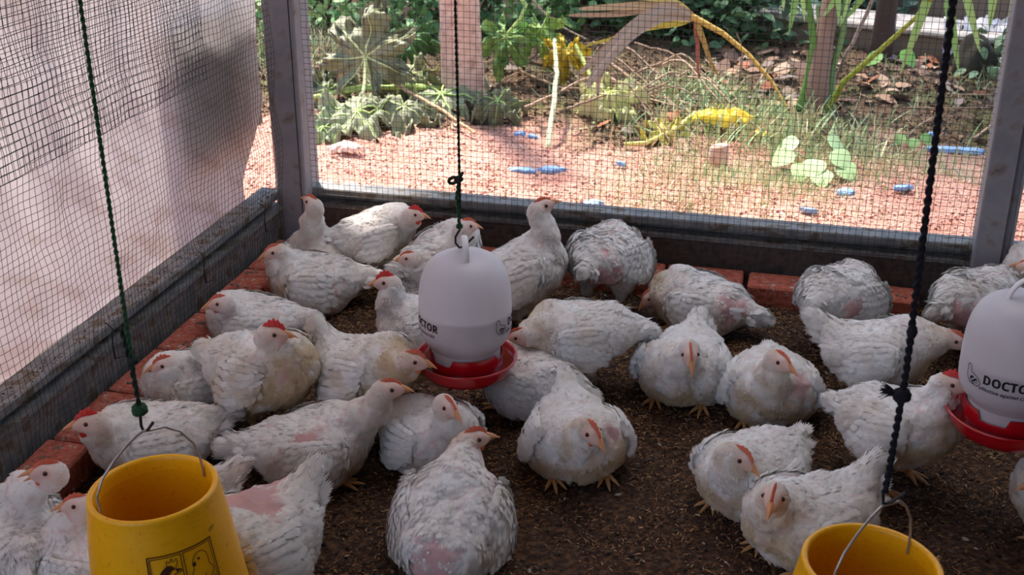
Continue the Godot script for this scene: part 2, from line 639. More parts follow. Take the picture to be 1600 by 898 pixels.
	for j in nv + 1:
		for i in nu + 1:
			var y := lerpf(0.150, 2.4, pow(float(j) / nv, 1.4))
			var z0 := 0.10 - 0.20 * smoothstep(0.19, 0.42, y) - 0.02 * smoothstep(0.5, 0.7, y) + 0.006 * noise.get_noise_1d(y * 14.0)
			var z := lerpf(z0, 2.6, pow(float(i) / nu, 1.2))
			var sag := 0.03 * sin(PI * clampf((y - 0.18) / 1.0, 0.0, 1.0))
			var folds := (0.35 + 0.65 * smoothstep(0.45, 0.6, z)) * 0.010 * sin(z * 21.0 + 2.0 * noise.get_noise_2d(z * 3.0, y * 2.0)) * smoothstep(0.2, 0.6, y) + 0.008 * noise.get_noise_2d(z * 3.0 + 4.0, y * 2.5)
			# earth splashed and smeared along the lower part, in streaks
			var mud := smoothstep(0.0, 0.5, rough.get_noise_2d(z * 2.2 + y * 3.0, y * 13.0 - z * 6.0) + 0.30 - 0.95 * y)
			mb.col = Color(0.63, 0.605, 0.59).lerp(Color(0.45, 0.37, 0.31), 0.6 * mud)
			mb.p(Vector3(-sag + folds, y, z))
	for j in nv:
		for i in nu:
			var a := j * (nu + 1) + i
			mb.quad(a, a + 1, a + nu + 2, a + nu + 1)
	part("sheet", mb.mesh(), M.tarp, t)
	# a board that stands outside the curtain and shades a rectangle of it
	t = thing("shade_board", "dark board on two stakes standing just outside the tarpaulin next to the corner post", "board", Vector3(-0.163, 0, 0))
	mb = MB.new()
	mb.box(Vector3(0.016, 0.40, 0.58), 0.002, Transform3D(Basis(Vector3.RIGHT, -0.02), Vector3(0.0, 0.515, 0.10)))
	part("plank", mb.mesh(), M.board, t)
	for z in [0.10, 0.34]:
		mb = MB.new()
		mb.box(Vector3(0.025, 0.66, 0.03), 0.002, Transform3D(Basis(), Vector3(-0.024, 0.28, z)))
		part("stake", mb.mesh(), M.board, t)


func column(mb: MB, outline: Array, y0: float, y1: float) -> void:  # outline in (x, z), extruded upwards
	var c := PackedVector2Array()
	for q in outline:
		c.append(q)
	var turn := 0.0
	for i in outline.size():
		turn += c[i].cross(c[(i + 1) % c.size()])
	for i in outline.size():
		var a := c[i]
		var b := c[(i + 1) % c.size()]
		var mid := (a + b) / 2
		var n := Vector2(b.y - a.y, -(b.x - a.x)) * (1.0 if turn > 0.0 else -1.0)
		mb.face([Vector3(a.x, y0, a.y), Vector3(b.x, y0, b.y), Vector3(b.x, y1, b.y), Vector3(a.x, y1, a.y)], Vector3(mid.x - n.x, (y0 + y1) / 2, mid.y - n.y))
	var tris := Geometry2D.triangulate_polygon(c)
	for k in range(0, tris.size(), 3):
		for y in [y0, y1]:
			mb.face([Vector3(c[tris[k]].x, y, c[tris[k]].y), Vector3(c[tris[k + 1]].x, y, c[tris[k + 1]].y), Vector3(c[tris[k + 2]].x, y, c[tris[k + 2]].y)], Vector3(0, (y0 + y1) / 2, 0))


func make_bricks() -> void:
	# one loose row along the back wall, one along the left wall
	var xs := [0.16, 0.372, 0.585, 0.795, 1.002, 1.213, 1.43, 1.662]
	var names := ["red clay brick at the back wall nearest the corner post", "red clay brick at the back wall under the bird with the red comb", "red clay brick at the back wall behind the hanging drinker", "red clay brick at the back wall behind the tall standing bird", "red clay brick at the back wall that the bare rumped bird pecks at", "speckled red clay brick behind the bird lying with its head down", "bare speckled red clay brick at the back wall, widest of those in plain view", "red clay brick at the back wall nearest the right steel post"]
	for i in xs.size():
		var b := thing("brick", names[i], "brick", Vector3(xs[i], 0, 0.052 + 0.008 * noise.get_noise_1d(i * 7.3)), 0.05 * noise.get_noise_1d(i * 3.1 + 5.0), "bricks along the back wall")
		brick(b, Vector3(0.202, 0.062, 0.098), i)
	var zs := [0.155, 0.262, 0.372, 0.50, 0.71, 0.92, 1.13, 1.34, 1.55]
	names = ["cracked red brick at the left wall nearest the corner", "red brick at the left wall next to the bird lying in the corner", "red brick at the left wall, third from the corner", "litter strewn red brick under the beak of the bird facing the mesh", "red brick at the left wall behind the orange combed bird", "dark red brick at the left wall behind the green rope", "dark red brick at the left wall just above the bird with the biggest comb", "dark red brick at the left wall between the two open beaked birds", "dark red brick in the bottom left corner of the pen"]
	for i in zs.size():
		var across: bool = i < 3
		var b := thing("brick", names[i], "brick", Vector3(0.105 if across else 0.055, 0, zs[i]), (0.0 if across else PI / 2) + 0.08 * noise.get_noise_1d(i * 5.7 + 30.0), "bricks along the left wall")
		brick(b, Vector3(0.202, 0.066, 0.1), i + 20)


func brick(o: Node3D, size: Vector3, k: int) -> void:
	var mb := MB.new()
	mb.box(size, 0.005, Transform3D(Basis(), Vector3(0, size.y / 2 - 0.004, 0)))
	for i in mb.v.size():
		mb.v[i] += Vector3(noise.get_noise_3d(mb.v[i].x * 30.0, mb.v[i].y * 30.0, mb.v[i].z * 30.0 + k * 9.0), noise.get_noise_3d(mb.v[i].x * 30.0 + 60.0, mb.v[i].y * 30.0, k * 9.0), 0) * 0.004
	part("clay_body", mb.mesh(), M.brick, o)
	var dr := RandomNumberGenerator.new()
	dr.seed = k
	mb = MB.new()
	for i in 9:
		var at := Vector3(dr.randf_range(-0.085, 0.085), size.y - 0.004, dr.randf_range(-0.035, 0.04))
		for j in 4:
			mb.ball(at + Vector3(dr.randf_range(-0.007, 0.007), 0, dr.randf_range(-0.006, 0.006)), Vector3(dr.randf_range(0.003, 0.006), 0.0022, dr.randf_range(0.002, 0.005)), Basis(Vector3.UP, dr.randf() * 6.0), 6)
	stuff(part("droppings", mb.mesh(), M.droppings, o))


# ------------------------------------------------------------------ the garden behind the pen
func palm_leaf(o: Node3D, at: Vector3, turn: Basis, radius: float, droop: float, crumple: float, tones: Array, seed_: float, lobes := 7, stalk: Array = []) -> void:
	# a big deeply lobed leaf (papaya), its veins and its stalk; local +x is the middle lobe, +y its upper face
	var mb := MB.new()
	var xf := Transform3D(turn, at)
	var spread := 2.75
	var body := 0.36 if crumple > 0.075 else 0.52
	var na := 112
	var nr := 9
	var h := func(r: float, a: float) -> Vector3:
		var x := r * cos(a)
		var z := r * sin(a)
		var y := -droop * 1.3 * r * r / radius + crumple * 1.7 * noise.get_noise_3d(x * 9.0 / radius * 0.3 + seed_, z * 9.0 / radius * 0.3, seed_) * (r / radius) * 2.0 + crumple * 0.9 * noise.get_noise_3d(x * 22.0 / radius * 0.3, z * 22.0 / radius * 0.3 + seed_, 3.0) * (r / radius)
		return Vector3(x, y, z)
	var reach := func(a: float) -> float:
		var t: float = (a / spread * 0.5 + 0.5) * (lobes - 1)
		var f := absf(t - roundf(t)) * 2.0
		var lobe := 1.0 - 0.30 * absf(a) / spread
		var saw := 0.08 * absf(sin(a * 26.0 + seed_)) + 0.05 * absf(sin(a * 55.0))
		return radius * lobe * (body + (1.0 - body) * pow(1.0 - f, 0.75) - saw)
	for i in na + 1:
		var a := lerpf(-spread, spread, float(i) / na)
		var m: float = reach.call(a)
		for j in nr + 1:
			var r := maxf(0.004, m * j / nr)
			var q: Vector3 = h.call(r, a)
			var c: Color = tones[0].lerp(tones[1], clampf(0.5 + 1.2 * rough.get_noise_3d(q.x * 6.0 / radius + seed_, q.z * 6.0 / radius, 1.0), 0.0, 1.0))
			mb.col = c
			mb.p(xf * q)
	for i in na:
		for j in nr:
			var a := i * (nr + 1) + j
			mb.quad(a, a + nr + 1, a + nr + 2, a + 1)
	part("blade", mb.mesh(), M.leaf, o)
	for l in lobes:
		mb = MB.new()
		mb.col = tones[2]
		var a := lerpf(-spread, spread, float(l) / (lobes - 1))
		var m: float = reach.call(a) * 0.92
		var pts := []
		for j in 8:
			pts.append(xf * (h.call(m * j / 7.0 + 0.002, a) + Vector3(0, 0.002, 0)))
		mb.tube(pts, [0.0045, 0.004, 0.0035, 0.003, 0.0025, 0.002, 0.0015, 0.001].map(func(w): return w * radius / 0.25), 5)
		part("vein", mb.mesh(), M.leaf, o)
	if stalk.size():
		mb = MB.new()
		mb.col = tones[2]
		mb.tube(stalk, [0.007, 0.008, 0.009, 0.010], 7)
		part("leaf_stalk", mb.mesh(), M.leaf, o)


func facing(n: Vector3, forward: Vector3) -> Basis:  # +y along n, +x as near «forward» as it goes
	var y := n.normalized()
	var x := (forward - y * forward.dot(y)).normalized()
	return Basis(x, y, x.cross(y))


func blade(mb: MB, base: Vector3, dir: Vector3, up: Vector3, length: float, width: float, droop: float, fold := 0.2, tip := 1.0, steps := 8) -> void:  # a simple leaf or palm leaflet
	var d := dir.normalized()
	var side := d.cross(up).normalized()
	var n := side.cross(d).normalized()
	var first := mb.v.size()
	for i in steps + 1:
		var t := float(i) / steps
		var w := width * 0.5 * pow(sin(PI * clampf(pow(t, 0.8) * 0.97 + 0.03, 0.0, 1.0)), 0.8) * (1.0 if tip > 0.5 else 1.0)
		if tip < 0.5:  # strap shaped: widest early, long point
			w = width * 0.5 * minf(1.0, t * 7.0 + 0.25) * pow(1.0 - t, 0.55)
		var q := base + d * length * t + Vector3(0, -droop * length * t * t, 0)
		mb.p(q - side * w + n * w * fold)
		mb.p(q)
		mb.p(q + side * w + n * w * fold)
	for i in steps:
		for k in 2:
			var a := first + i * 3 + k
			mb.quad(a, a + 3, a + 4, a + 1)


func stick(label: String, pts: Array, r0: float, r1: float, tone: Color, group := "twigs on the ground") -> void:
	var mb := MB.new()
	mb.col = tone
	var c := Curve3D.new()
	for i in pts.size():
		c.add_point(pts[i])
	var n := maxi(6, int(c.get_baked_length() / 0.04))
	var line := []
	var radii := []
	for i in n + 1:
		var q := c.sample_baked(c.get_baked_length() * i / n, true)
		line.append(q + Vector3(noise.get_noise_1d(q.x * 14.0 + i), noise.get_noise_1d(q.z * 14.0 + 7.0), noise.get_noise_1d(q.x * 11.0 + 20.0)) * 0.006)
		radii.append(lerpf(r0, r1, float(i) / n) * (1.0 + 0.18 * noise.get_noise_1d(i * 2.3)))
	mb.tube(line, radii, 6)
	var o := thing("stick", label, "stick", Vector3.ZERO, 0.0, group)
	part("twig", mb.mesh(), M.stick, o)


func scrap(called: String, label: String, category: String, at: Vector3, size: Vector2, material: Material, seed_: int, bulge := 0.02, group := "") -> void:
	var mb := MB.new()
	var n := 14
	var k := RandomNumberGenerator.new()
	k.seed = seed_
	var turn := k.randf() * 0.5 - 0.25
	var edge := []
	for i in 40:
		edge.append(0.72 + (0.10 if bulge > 0.05 else 0.28) * noise.get_noise_1d(i * (0.8 if bulge > 0.05 else 2.2) + seed_ * 9.0) * 1.6)
	for j in 7:
		for i in 40:
			var a := TAU * i / 40
			var r: float = edge[i] * j / 6.0
			var q := Vector3(cos(a) * size.x * 0.5 * r, 0, sin(a) * size.y * 0.5 * r)
			q.y = bulge * (1.0 - pow(r, 4.0) if bulge > 0.05 else 1.0 - r * r) + bulge * 0.55 * noise.get_noise_3d(q.x * 20.0, q.z * 20.0, seed_ * 3.0)
			mb.p(q)
	for j in 6:
		for i in 40:
			var a := j * 40 + i
			var b := j * 40 + (i + 1) % 40
			mb.quad(a, a + 40, b + 40, b)
	var rim := mb.v.size()
	for i in 40:
		mb.p(mb.v[6 * 40 + i] + Vector3(0, -0.012, 0))
	for i in 40:
		mb.quad(6 * 40 + i, rim + i, rim + (i + 1) % 40, 6 * 40 + (i + 1) % 40)
	var o := thing(called, label, category, Vector3(at.x, ground_height(at.x, at.z) + 0.012, at.z), turn, group)
	part("film", mb.mesh(), material, o)


func ground_at(p: Vector3, up := 0.0) -> Vector3:
	return Vector3(p.x, ground_height(p.x, p.z) + up, p.z)


func tree(called: String, label: String, base: Vector3, top: Vector3, r0: float, r1: float, material: Material, scars: bool) -> Node3D:
	var o := thing(called, label, "tree", base)
	var mb := MB.new()
	var rings := []
	var n := 40
	for i in n + 1:
		var t := float(i) / n
		var r := lerpf(r0, r1, t) * (1.0 + 0.25 * pow(1.0 - t, 14.0))
		if scars:
			r *= 1.0 + 0.035 * pow(absf(sin(i * 1.3)), 6.0)
		var ring := []
		for k in 20:
			var a := TAU * k / 20
			var rr := r * (1.0 + 0.05 * noise.get_noise_3d(cos(a) * 1.5, t * 14.0, sin(a) * 1.5))
			ring.append((top - base) * t + Vector3(cos(a) * rr, 0, sin(a) * rr))
		rings.append(ring)
	mb.ring_loft(rings)
	part("trunk", mb.mesh(), material, o)
	return o


func make_garden() -> void:
	var green := lin(112, 158, 92)
	var grey_green := lin(116, 120, 92)
	var olive := lin(144, 146, 114)
	var pale := lin(214, 220, 150)
	var lime := lin(176, 206, 120)
	# papaya trunk
	var t := tree("papaya_tree", "thick pinkish ringed papaya trunk behind the back mesh", ground_at(Vector3(0.052, 0.000, -1.647)) + Vector3(0, -0.02, 0), Vector3(-0.017, 0.404, -1.720) + Vector3(-0.05, 1.6, -0.05), 0.083, 0.072, M.bark, true)
	# crown far above, outside the frame: it shades the mould behind
	var n := 0
	for q in [[Vector3(1.74, 0, -2.86), Vector3(1.80, 3.0, -3.1)], [Vector3(-1.5, 0, -5.5), Vector3(-1.4, 3.4, -5.5)], [Vector3(0.6, 0, -6.3), Vector3(0.5, 3.4, -6.2)]]:
		var tr := tree("shade_tree", ["dark slender tree trunk rising behind the palm in front of the kerb", "tall leafy tree at the far left of the garden", "tall leafy tree far behind the papaya trunk"][n], ground_at(q[0]), q[1], 0.045, 0.03, M.bark_dark, false)
		var where := []
		var tint := PackedColorArray()
		for i in 2600:
			var d := Vector3(rng.randfn(0.0, 0.8), rng.randfn(0.0, 0.35), rng.randfn(0.0, 0.8))
			if n == 0:
				d *= Vector3(1.15, 0.8, 0.95)
			where.append(Transform3D(Basis.from_euler(Vector3(rng.randf() * 6.0, rng.randf() * 6.0, rng.randf() * 6.0)).scaled_local(Vector3.ONE * rng.randf_range(0.10, 0.18)), q[1] - ground_at(q[0]) + Vector3(0, 0.2, -0.3 if n == 0 else 0.0) + d))
			tint.append(lin(56, 96, 44).lerp(lin(104, 142, 70), rng.randf()))
		copies("crown", oval_leaf(), M.leaf, where, tint, tr)
		n += 1
	# withered papaya leaves
	var spec := [
		["large withered grey green papaya leaf hanging upright left of the trunk", Vector3(-0.300, 0.217, -1.450), Vector3(0.05, 0.45, 1.0), Vector3(0.1, 1, 0), 0.30, 0.18, 0.07, [grey_green, olive, lin(196, 208, 150)], 1.0, [Vector3(-0.296, 0.209, -1.440), Vector3(-0.281, 0.126, -1.380), Vector3(-0.269, 0.050, -1.280), ground_at(Vector3(-0.270, 0.000, -1.218), 0.01)]],
		["flattened grey green papaya leaf with pale star of veins in front of the trunk", ground_at(Vector3(-0.006, -0.000, -1.512), 0.075), Vector3(-0.05, 1, 0.35), Vector3(0.6, 0, 1.0), 0.30, 0.30, 0.06, [grey_green, lin(150, 160, 128), lime], 4.0, []],
		["wilted papaya leaf mounded right of the papaya trunk", ground_at(Vector3(0.246, -0.000, -1.451), 0.085), Vector3(0.2, 1, 0.5), Vector3(1, 0, 0.6), 0.17, 0.55, 0.07, [lin(104, 116, 88), olive, lime], 7.0, []],
		["wilted papaya leaf spread on the earth at the foot of the hanging one", ground_at(Vector3(-0.228, 0.000, -1.149), 0.05), Vector3(0.0, 1, 0.3), Vector3(-1, 0, 0.5), 0.27, 0.30, 0.06, [grey_green, lin(162, 172, 132), lime], 11.0, [ground_at(Vector3(-0.373, 0.000, -1.388), 0.06), ground_at(Vector3(-0.270, 0.000, -1.483), 0.07), ground_at(Vector3(-0.150, 0.000, -1.534), 0.08), ground_at(Vector3(-0.014, 0.000, -1.630), 0.07)]],
		["curled grey green papaya leaf beside the corner post", Vector3(-0.470, 0.070, -1.450), Vector3(0.3, 0.6, 0.8), Vector3(-0.6, 0.6, 0), 0.20, 0.65, 0.09, [lin(92, 108, 84), olive, lime], 14.0, []],
		["torn papaya leaf lying low beside the corner post", ground_at(Vector3(-0.336, 0.000, -1.060), 0.04), Vector3(0, 1, 0.4), Vector3(-1, 0, 0.8), 0.17, 0.35, 0.06, [lin(126, 146, 108), lin(170, 182, 140), lime], 17.0, []],
		["pale yellow green papaya leaf sunlit in the middle of the garden", ground_at(Vector3(0.663, 0.000, -1.624), 0.10), Vector3(-0.1, 0.9, 0.6), Vector3(-0.2, 0, 1), 0.215, 0.42, 0.07, [pale, lin(226, 214, 170), lin(200, 214, 120)], 21.0, [ground_at(Vector3(0.655, 0.000, -1.642), 0.105), Vector3(0.603, 0.037, -1.750), Vector3(0.540, 0.094, -1.850), Vector3(0.457, 0.197, -1.950)]],
		["drooping fresh green papaya leaf right of the trunk", Vector3(0.150, 0.212, -1.950), Vector3(0.1, 0.5, 1), Vector3(-0.2, -1, 0.3), 0.20, 0.45, 0.08, [green, lin(146, 186, 110), lime], 25.0, [Vector3(0.148, 0.216, -1.960), Vector3(0.200, 0.281, -2.000), Vector3(0.223, 0.339, -2.020), Vector3(0.153, 0.406, -2.050)]],
		["second drooping green papaya leaf between trunk and yellow leaf", Vector3(0.284, 0.237, -2.050), Vector3(0.0, 0.6, 1), Vector3(0.2, -1, 0.2), 0.17, 0.55, 0.08, [lin(126, 172, 96), lin(176, 204, 112), lime], 29.0, []],
		["crumpled bright yellow papaya leaf hanging over the pale stalk", Vector3(0.414, 0.172, -1.950), Vector3(0.1, 0.5, 1), Vector3(-0.1, -1, 0.2), 0.15, 0.5, 0.09, [lin(236, 212, 70), lin(216, 186, 60), lin(236, 226, 120)], 33.0, []],
		["yellowing shrivelled papaya leaf on the ground right of the pale leaf", ground_at(Vector3(0.901, 0.000, -1.359), 0.03), Vector3(0, 1, 0.3), Vector3(1, 0, 0.2), 0.14, 0.2, 0.06, [lin(222, 206, 110), lin(198, 186, 96), lin(226, 220, 130)], 37.0, [ground_at(Vector3(0.786, 0.000, -1.238), 0.02), ground_at(Vector3(0.868, 0.000, -1.251), 0.025), ground_at(Vector3(0.950, 0.000, -1.355), 0.03), ground_at(Vector3(1.022, 0.000, -1.468), 0.05)]],
		["grey papaya leaf lying under the long tan stick", ground_at(Vector3(-0.081, 0.000, -1.266), 0.06), Vector3(0.15, 1, 0.25), Vector3(0.3, 0, 1), 0.24, 0.35, 0.07, [lin(112, 116, 90), lin(152, 156, 122), lin(176, 190, 130)], 45.0, []],
		["olive wilted papaya leaf at the left foot of the papaya trunk", ground_at(Vector3(-0.175, 0.000, -1.609), 0.10), Vector3(-0.2, 1, 0.5), Vector3(-1, 0, 0.3), 0.22, 0.5, 0.07, [lin(104, 112, 80), lin(146, 150, 112), lin(186, 202, 130)], 49.0, []],
		["dark green papaya leaf in the shade behind the hanging leaf", Vector3(-0.333, 0.148, -2.100), Vector3(-0.1, 0.6, 1), Vector3(0.3, -0.6, 0), 0.2, 0.4, 0.07, [lin(64, 104, 60), lin(96, 138, 80), lin(140, 180, 96)], 41.0, []],
	]
	for s in spec:
		var o := thing("papaya_leaf", s[0], "leaf", Vector3.ZERO, 0.0, "fallen papaya leaves")
		palm_leaf(o, s[1], facing(s[2], s[3]), s[4], s[5], s[6], s[7], s[8], 7, s[9])
	# stalks and sticks
	stick("pale papaya stalk propped upright in front of the yellow leaf", [ground_at(Vector3(0.514, 0.000, -1.160), 0.0), Vector3(0.495, 0.109, -1.350), Vector3(0.450, 0.170, -1.600), Vector3(0.384, 0.236, -1.850)], 0.011, 0.008, lin(216, 220, 178), "papaya stalks")
	stick("thick pale green papaya stalk lying across in front of the trunk", [ground_at(Vector3(-0.529, 0.000, -1.378), 0.05), ground_at(Vector3(-0.339, 0.000, -1.446), 0.07), ground_at(Vector3(-0.150, 0.000, -1.534), 0.07), ground_at(Vector3(0.047, 0.000, -1.646), 0.06)], 0.011, 0.008, lin(180, 204, 120), "papaya stalks")
	stick("long tan stick lying diagonally over the flattened leaves", [ground_at(Vector3(-0.337, 0.000, -1.652), 0.10), ground_at(Vector3(-0.114, 0.000, -1.426), 0.08), ground_at(Vector3(0.069, -0.000, -1.269), 0.06), ground_at(Vector3(0.241, 0.000, -1.132), 0.02)], 0.008, 0.006, lin(196, 160, 124))
	stick("short pinkish stick leaning beside the corner post", [ground_at(Vector3(-0.517, 0.000, -1.605), 0.02), Vector3(-0.437, 0.118, -1.500), Vector3(-0.388, 0.206, -1.500)], 0.008, 0.006, lin(190, 150, 130))
	stick("pinkish white stick leaning on the ground right of the trunk", [ground_at(Vector3(0.124, 0.000, -1.769), 0.03), Vector3(0.107, 0.092, -1.750), Vector3(0.077, 0.094, -1.800)], 0.008, 0.007, lin(200, 180, 164))
	stick("long grey twig running from the pale leaf to the yellow bag", [Vector3(0.555, 0.076, -2.200), Vector3(0.680, 0.043, -2.050), Vector3(0.820, -0.001, -1.950), ground_at(Vector3(1.007, 0.000, -1.674), 0.03)], 0.008, 0.005, lin(160, 134, 112))
	stick("thin twig arching above the long grey twig", [Vector3(0.545, 0.034, -2.100), Vector3(0.679, 0.030, -2.150), Vector3(0.828, -0.011, -2.100), ground_at(Vector3(1.048, 0.000, -1.821), 0.02)], 0.005, 0.004, lin(148, 124, 104))
	stick("brown twig lying behind the pale leaf", [ground_at(Vector3(0.428, 0.000, -1.847), 0.04), ground_at(Vector3(0.628, 0.000, -1.794), 0.06), ground_at(Vector3(0.806, 0.000, -1.860), 0.04), ground_at(Vector3(0.981, 0.000, -1.611), 0.02)], 0.006, 0.004, lin(150, 118, 96))
	stick("crooked grey twig pointing up beside the pale leaf", [ground_at(Vector3(0.782, 0.000, -1.713), 0.02), Vector3(0.747, 0.009, -2.000), Vector3(0.790, 0.035, -2.000), Vector3(0.901, 0.005, -1.950)], 0.006, 0.004, lin(170, 146, 124))
	stick("tan twig behind the pale upright stalk", [ground_at(Vector3(0.188, 0.000, -1.983), 0.05), ground_at(Vector3(0.340, 0.000, -1.868), 0.05), ground_at(Vector3(0.458, 0.000, -1.834), 0.03)], 0.007, 0.005, lin(184, 156, 124))
	stick("dark branch lying across the mould left of the dead frond", [ground_at(Vector3(0.172, 0.000, -2.119), 0.04), ground_at(Vector3(0.297, 0.000, -2.057), 0.06), ground_at(Vector3(0.459, 0.000, -1.964), 0.03)], 0.009, 0.006, lin(112, 88, 72))
	stick("thin pale branch curving in from the top behind the yellow leaf", [Vector3(0.168, 0.335, -2.300), Vector3(0.239, 0.253, -2.300), Vector3(0.329, 0.194, -2.300), Vector3(0.433, 0.148, -2.300)], 0.006, 0.004, lin(176, 156, 136))
	stick("grey leaning stick beside the young palm stem", [ground_at(Vector3(1.523, 0.000, -2.214), 0.0), Vector3(1.555, 0.193, -1.950), Vector3(1.598, 0.306, -1.980), Vector3(1.650, 0.457, -2.000)], 0.009, 0.007, lin(150, 132, 122))
	stick("bare twig fork standing in the mould right of the dead frond", [ground_at(Vector3(1.132, 0.000, -2.248), 0.0), Vector3(1.132, 0.130, -2.300), Vector3(1.098, 0.212, -2.300)], 0.006, 0.003, lin(150, 126, 104))
	stick("low twig lying in the grass left of the young palm", [ground_at(Vector3(1.204, 0.000, -2.111), 0.03), ground_at(Vector3(1.255, 0.000, -2.518), 0.03), ground_at(Vector3(1.299, 0.000, -2.630), 0.03)], 0.005, 0.004, lin(166, 142, 112))
	stick("pale twig on the earth at the right by the post", [ground_at(Vector3(2.057, 0.000, -1.655), 0.015), ground_at(Vector3(2.160, 0.000, -1.803), 0.015)], 0.005, 0.004, lin(190, 160, 130))
	for i in 16:
		var q := Vector3(rng.randf_range(-0.5, 2.4), 0, rng.randf_range(-2.8, -1.5))
		var a := rng.randf() * TAU
		var l := rng.randf_range(0.08, 0.22)
		var d := Vector3(cos(a), 0, sin(a)) * l
		stick("small brown twig lying among the dead leaves", [ground_at(q - d, 0.012), ground_at(q, 0.025), ground_at(q + d, 0.012)], 0.004, 0.003, lin(120, 96, 80).lerp(lin(178, 150, 124), rng.randf()), "small twigs in the leaf mould")
	for i in 14:
		var u := rng.randf_range(0.55, 1.1)
		var v := rng.randf_range(-2.5, -1.55)
		var w := rng.randf_range(-0.35, 0.35)
		stick("thin grey brown twig in the tangle behind the pale papaya leaf", [ground_at(Vector3(u - 0.2, 0, v - w), rng.randf_range(0.02, 0.10)), ground_at(Vector3(u, 0, v), rng.randf_range(0.06, 0.16)), ground_at(Vector3(u + 0.22, 0, v + w), 0.02)], rng.randf_range(0.004, 0.007), 0.003, lin(132, 106, 88).lerp(lin(186, 160, 136), rng.randf()), "twigs tangled behind the pale leaf")
	frond()
	young_palm()
	# wooden peg, cardboard, plastic scraps
	var peg := thing("wooden_peg", "short sawn wooden peg standing in the grass below the yellow bag", "peg", ground_at(Vector3(1.147, 0.000, -1.094)))
	var mb := MB.new()
	mb.ring_loft([0, 1, 2, 3].map(func(i): return range(12).map(func(k): return Vector3(cos(TAU * k / 12) * [0.038, 0.034, 0.033, 0.029][i], [-0.02, 0.03, 0.068, 0.072][i] + (0.006 * cos(TAU * k / 12) if i > 1 else 0.0), sin(TAU * k / 12) * [0.034, 0.03, 0.03, 0.026][i]))))
	part("stump", mb.mesh(), M.bark, peg)
	scrap("paper_scrap", "crumpled pinkish white paper scrap on the earth right of the corner post", "paper", Vector3(-0.182, 0.000, -0.902), Vector2(0.17, 0.075), M.paper, 5, 0.03)
	scrap("yellow_bag", "crumpled yellow plastic bag lying in the grass", "bag", Vector3(1.129, 0.000, -1.435), Vector2(0.31, 0.15), M.yellow_bag, 2, 0.065)
	scrap("yellow_scrap", "small torn yellow plastic strip right of the yellow bag", "plastic", Vector3(1.266, 0.000, -1.435), Vector2(0.14, 0.06), M.yellow_bag, 12, 0.02)
	var blues := [[Vector3(0.483, 0.000, -0.873), 0.13, 0.055, "blue plastic scrap in the middle of the bare earth, left one of the pair"], [Vector3(0.582, 0.000, -0.913), 0.12, 0.07, "blue plastic scrap in the middle of the bare earth, right one of the pair"], [Vector3(0.799, 0.000, -0.539), 0.085, 0.055, "round pale blue plastic scrap just outside the back rail"], [Vector3(0.378, 0.000, -1.277), 0.06, 0.05, "small blue plastic scrap under the upright pale stalk"], [Vector3(0.431, 0.000, -1.265), 0.05, 0.04, "tiny blue plastic scrap right of the one under the stalk"], [Vector3(1.985, 0.000, -1.519), 0.26, 0.07, "long blue plastic sheet scrap beside the right post"], [Vector3(1.771, 0.000, -0.906), 0.08, 0.05, "blue plastic scrap on the earth left of the thick blackish rope"], [Vector3(1.587, 0.000, -0.878), 0.08, 0.06, "blue plastic scrap at the edge of the grass below the round leaved weed"], [Vector3(1.471, 0.000, -0.596), 0.07, 0.02, "narrow blue plastic strip near the back rail"], [Vector3(1.901, 0.000, -1.632), 0.04, 0.04, "tiny blue plastic scrap above the long blue sheet"], [Vector3(0.820, 0.000, -0.959), 0.04, 0.03, "tiny blue plastic scrap below the pale papaya leaf"]]
	for i in blues.size():
		scrap("blue_plastic", blues[i][3], "plastic", blues[i][0], Vector2(blues[i][1], blues[i][2]), M.blue, 20 + i, 0.010, "blue plastic scraps on the ground")
	# kerb and low wall at the far right
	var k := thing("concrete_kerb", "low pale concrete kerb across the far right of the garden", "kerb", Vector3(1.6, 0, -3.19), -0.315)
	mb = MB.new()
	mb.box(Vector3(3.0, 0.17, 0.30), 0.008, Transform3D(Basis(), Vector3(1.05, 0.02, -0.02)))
	part("kerb_block", mb.mesh(), M.concrete_shaded, k)
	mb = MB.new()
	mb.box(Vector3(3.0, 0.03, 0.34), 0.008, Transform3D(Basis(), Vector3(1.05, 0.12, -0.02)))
	part("sunlit_top", mb.mesh(), M.concrete, k)  # paler slab stands in for the sunlit top of the kerb
	k = thing("concrete_kerb", "second paler concrete step behind the kerb at the top right", "kerb", Vector3(1.75, 0, -3.85), -0.315)
	mb = MB.new()
	mb.box(Vector3(4.4, 0.34, 0.3), 0.01, Transform3D(Basis(), Vector3(0.5, 0.10, 0.0)))
	part("kerb_block", mb.mesh(), M.concrete_shaded, k)
	for c in [["white cloth rag draped over a dark mound by the right post", Vector3(2.127, 0.108, -2.950), Vector2(0.22, 0.16), 41, "cloth"], ["pale plastic sheet crumpled beside the right post", Vector3(2.254, 0.090, -2.900), Vector2(0.30, 0.24), 42, "sheet"]]:
		var o := thing("white_rag", c[0], c[4])
		mb = MB.new()
		for j in 13:
			for i in 19:
				var u := i / 18.0 - 0.5
				var v := j / 12.0 - 0.5
				mb.p(c[1] + Vector3(u * c[2].x, -v * c[2].y * 0.8, v * c[2].y) + Vector3(0, 0.05 * noise.get_noise_2d(u * 9.0 + c[3], v * 9.0), 0.05 * noise.get_noise_2d(u * 7.0, v * 7.0 + c[3])))
		for j in 12:
			for i in 18:
				mb.quad(j * 19 + i, j * 19 + i + 1, j * 19 + i + 20, j * 19 + i + 19)
		part("cloth", mb.mesh(), M.cloth, o)
	var mound := thing("soil_mound", "dark heap of debris under the white rag by the right post", "heap", ground_at(Vector3(2.155, 0.000, -2.774)))
	mb = MB.new()
	mb.ball(Vector3.ZERO, Vector3(0.10, 0.17, 0.10), Basis(), 24)
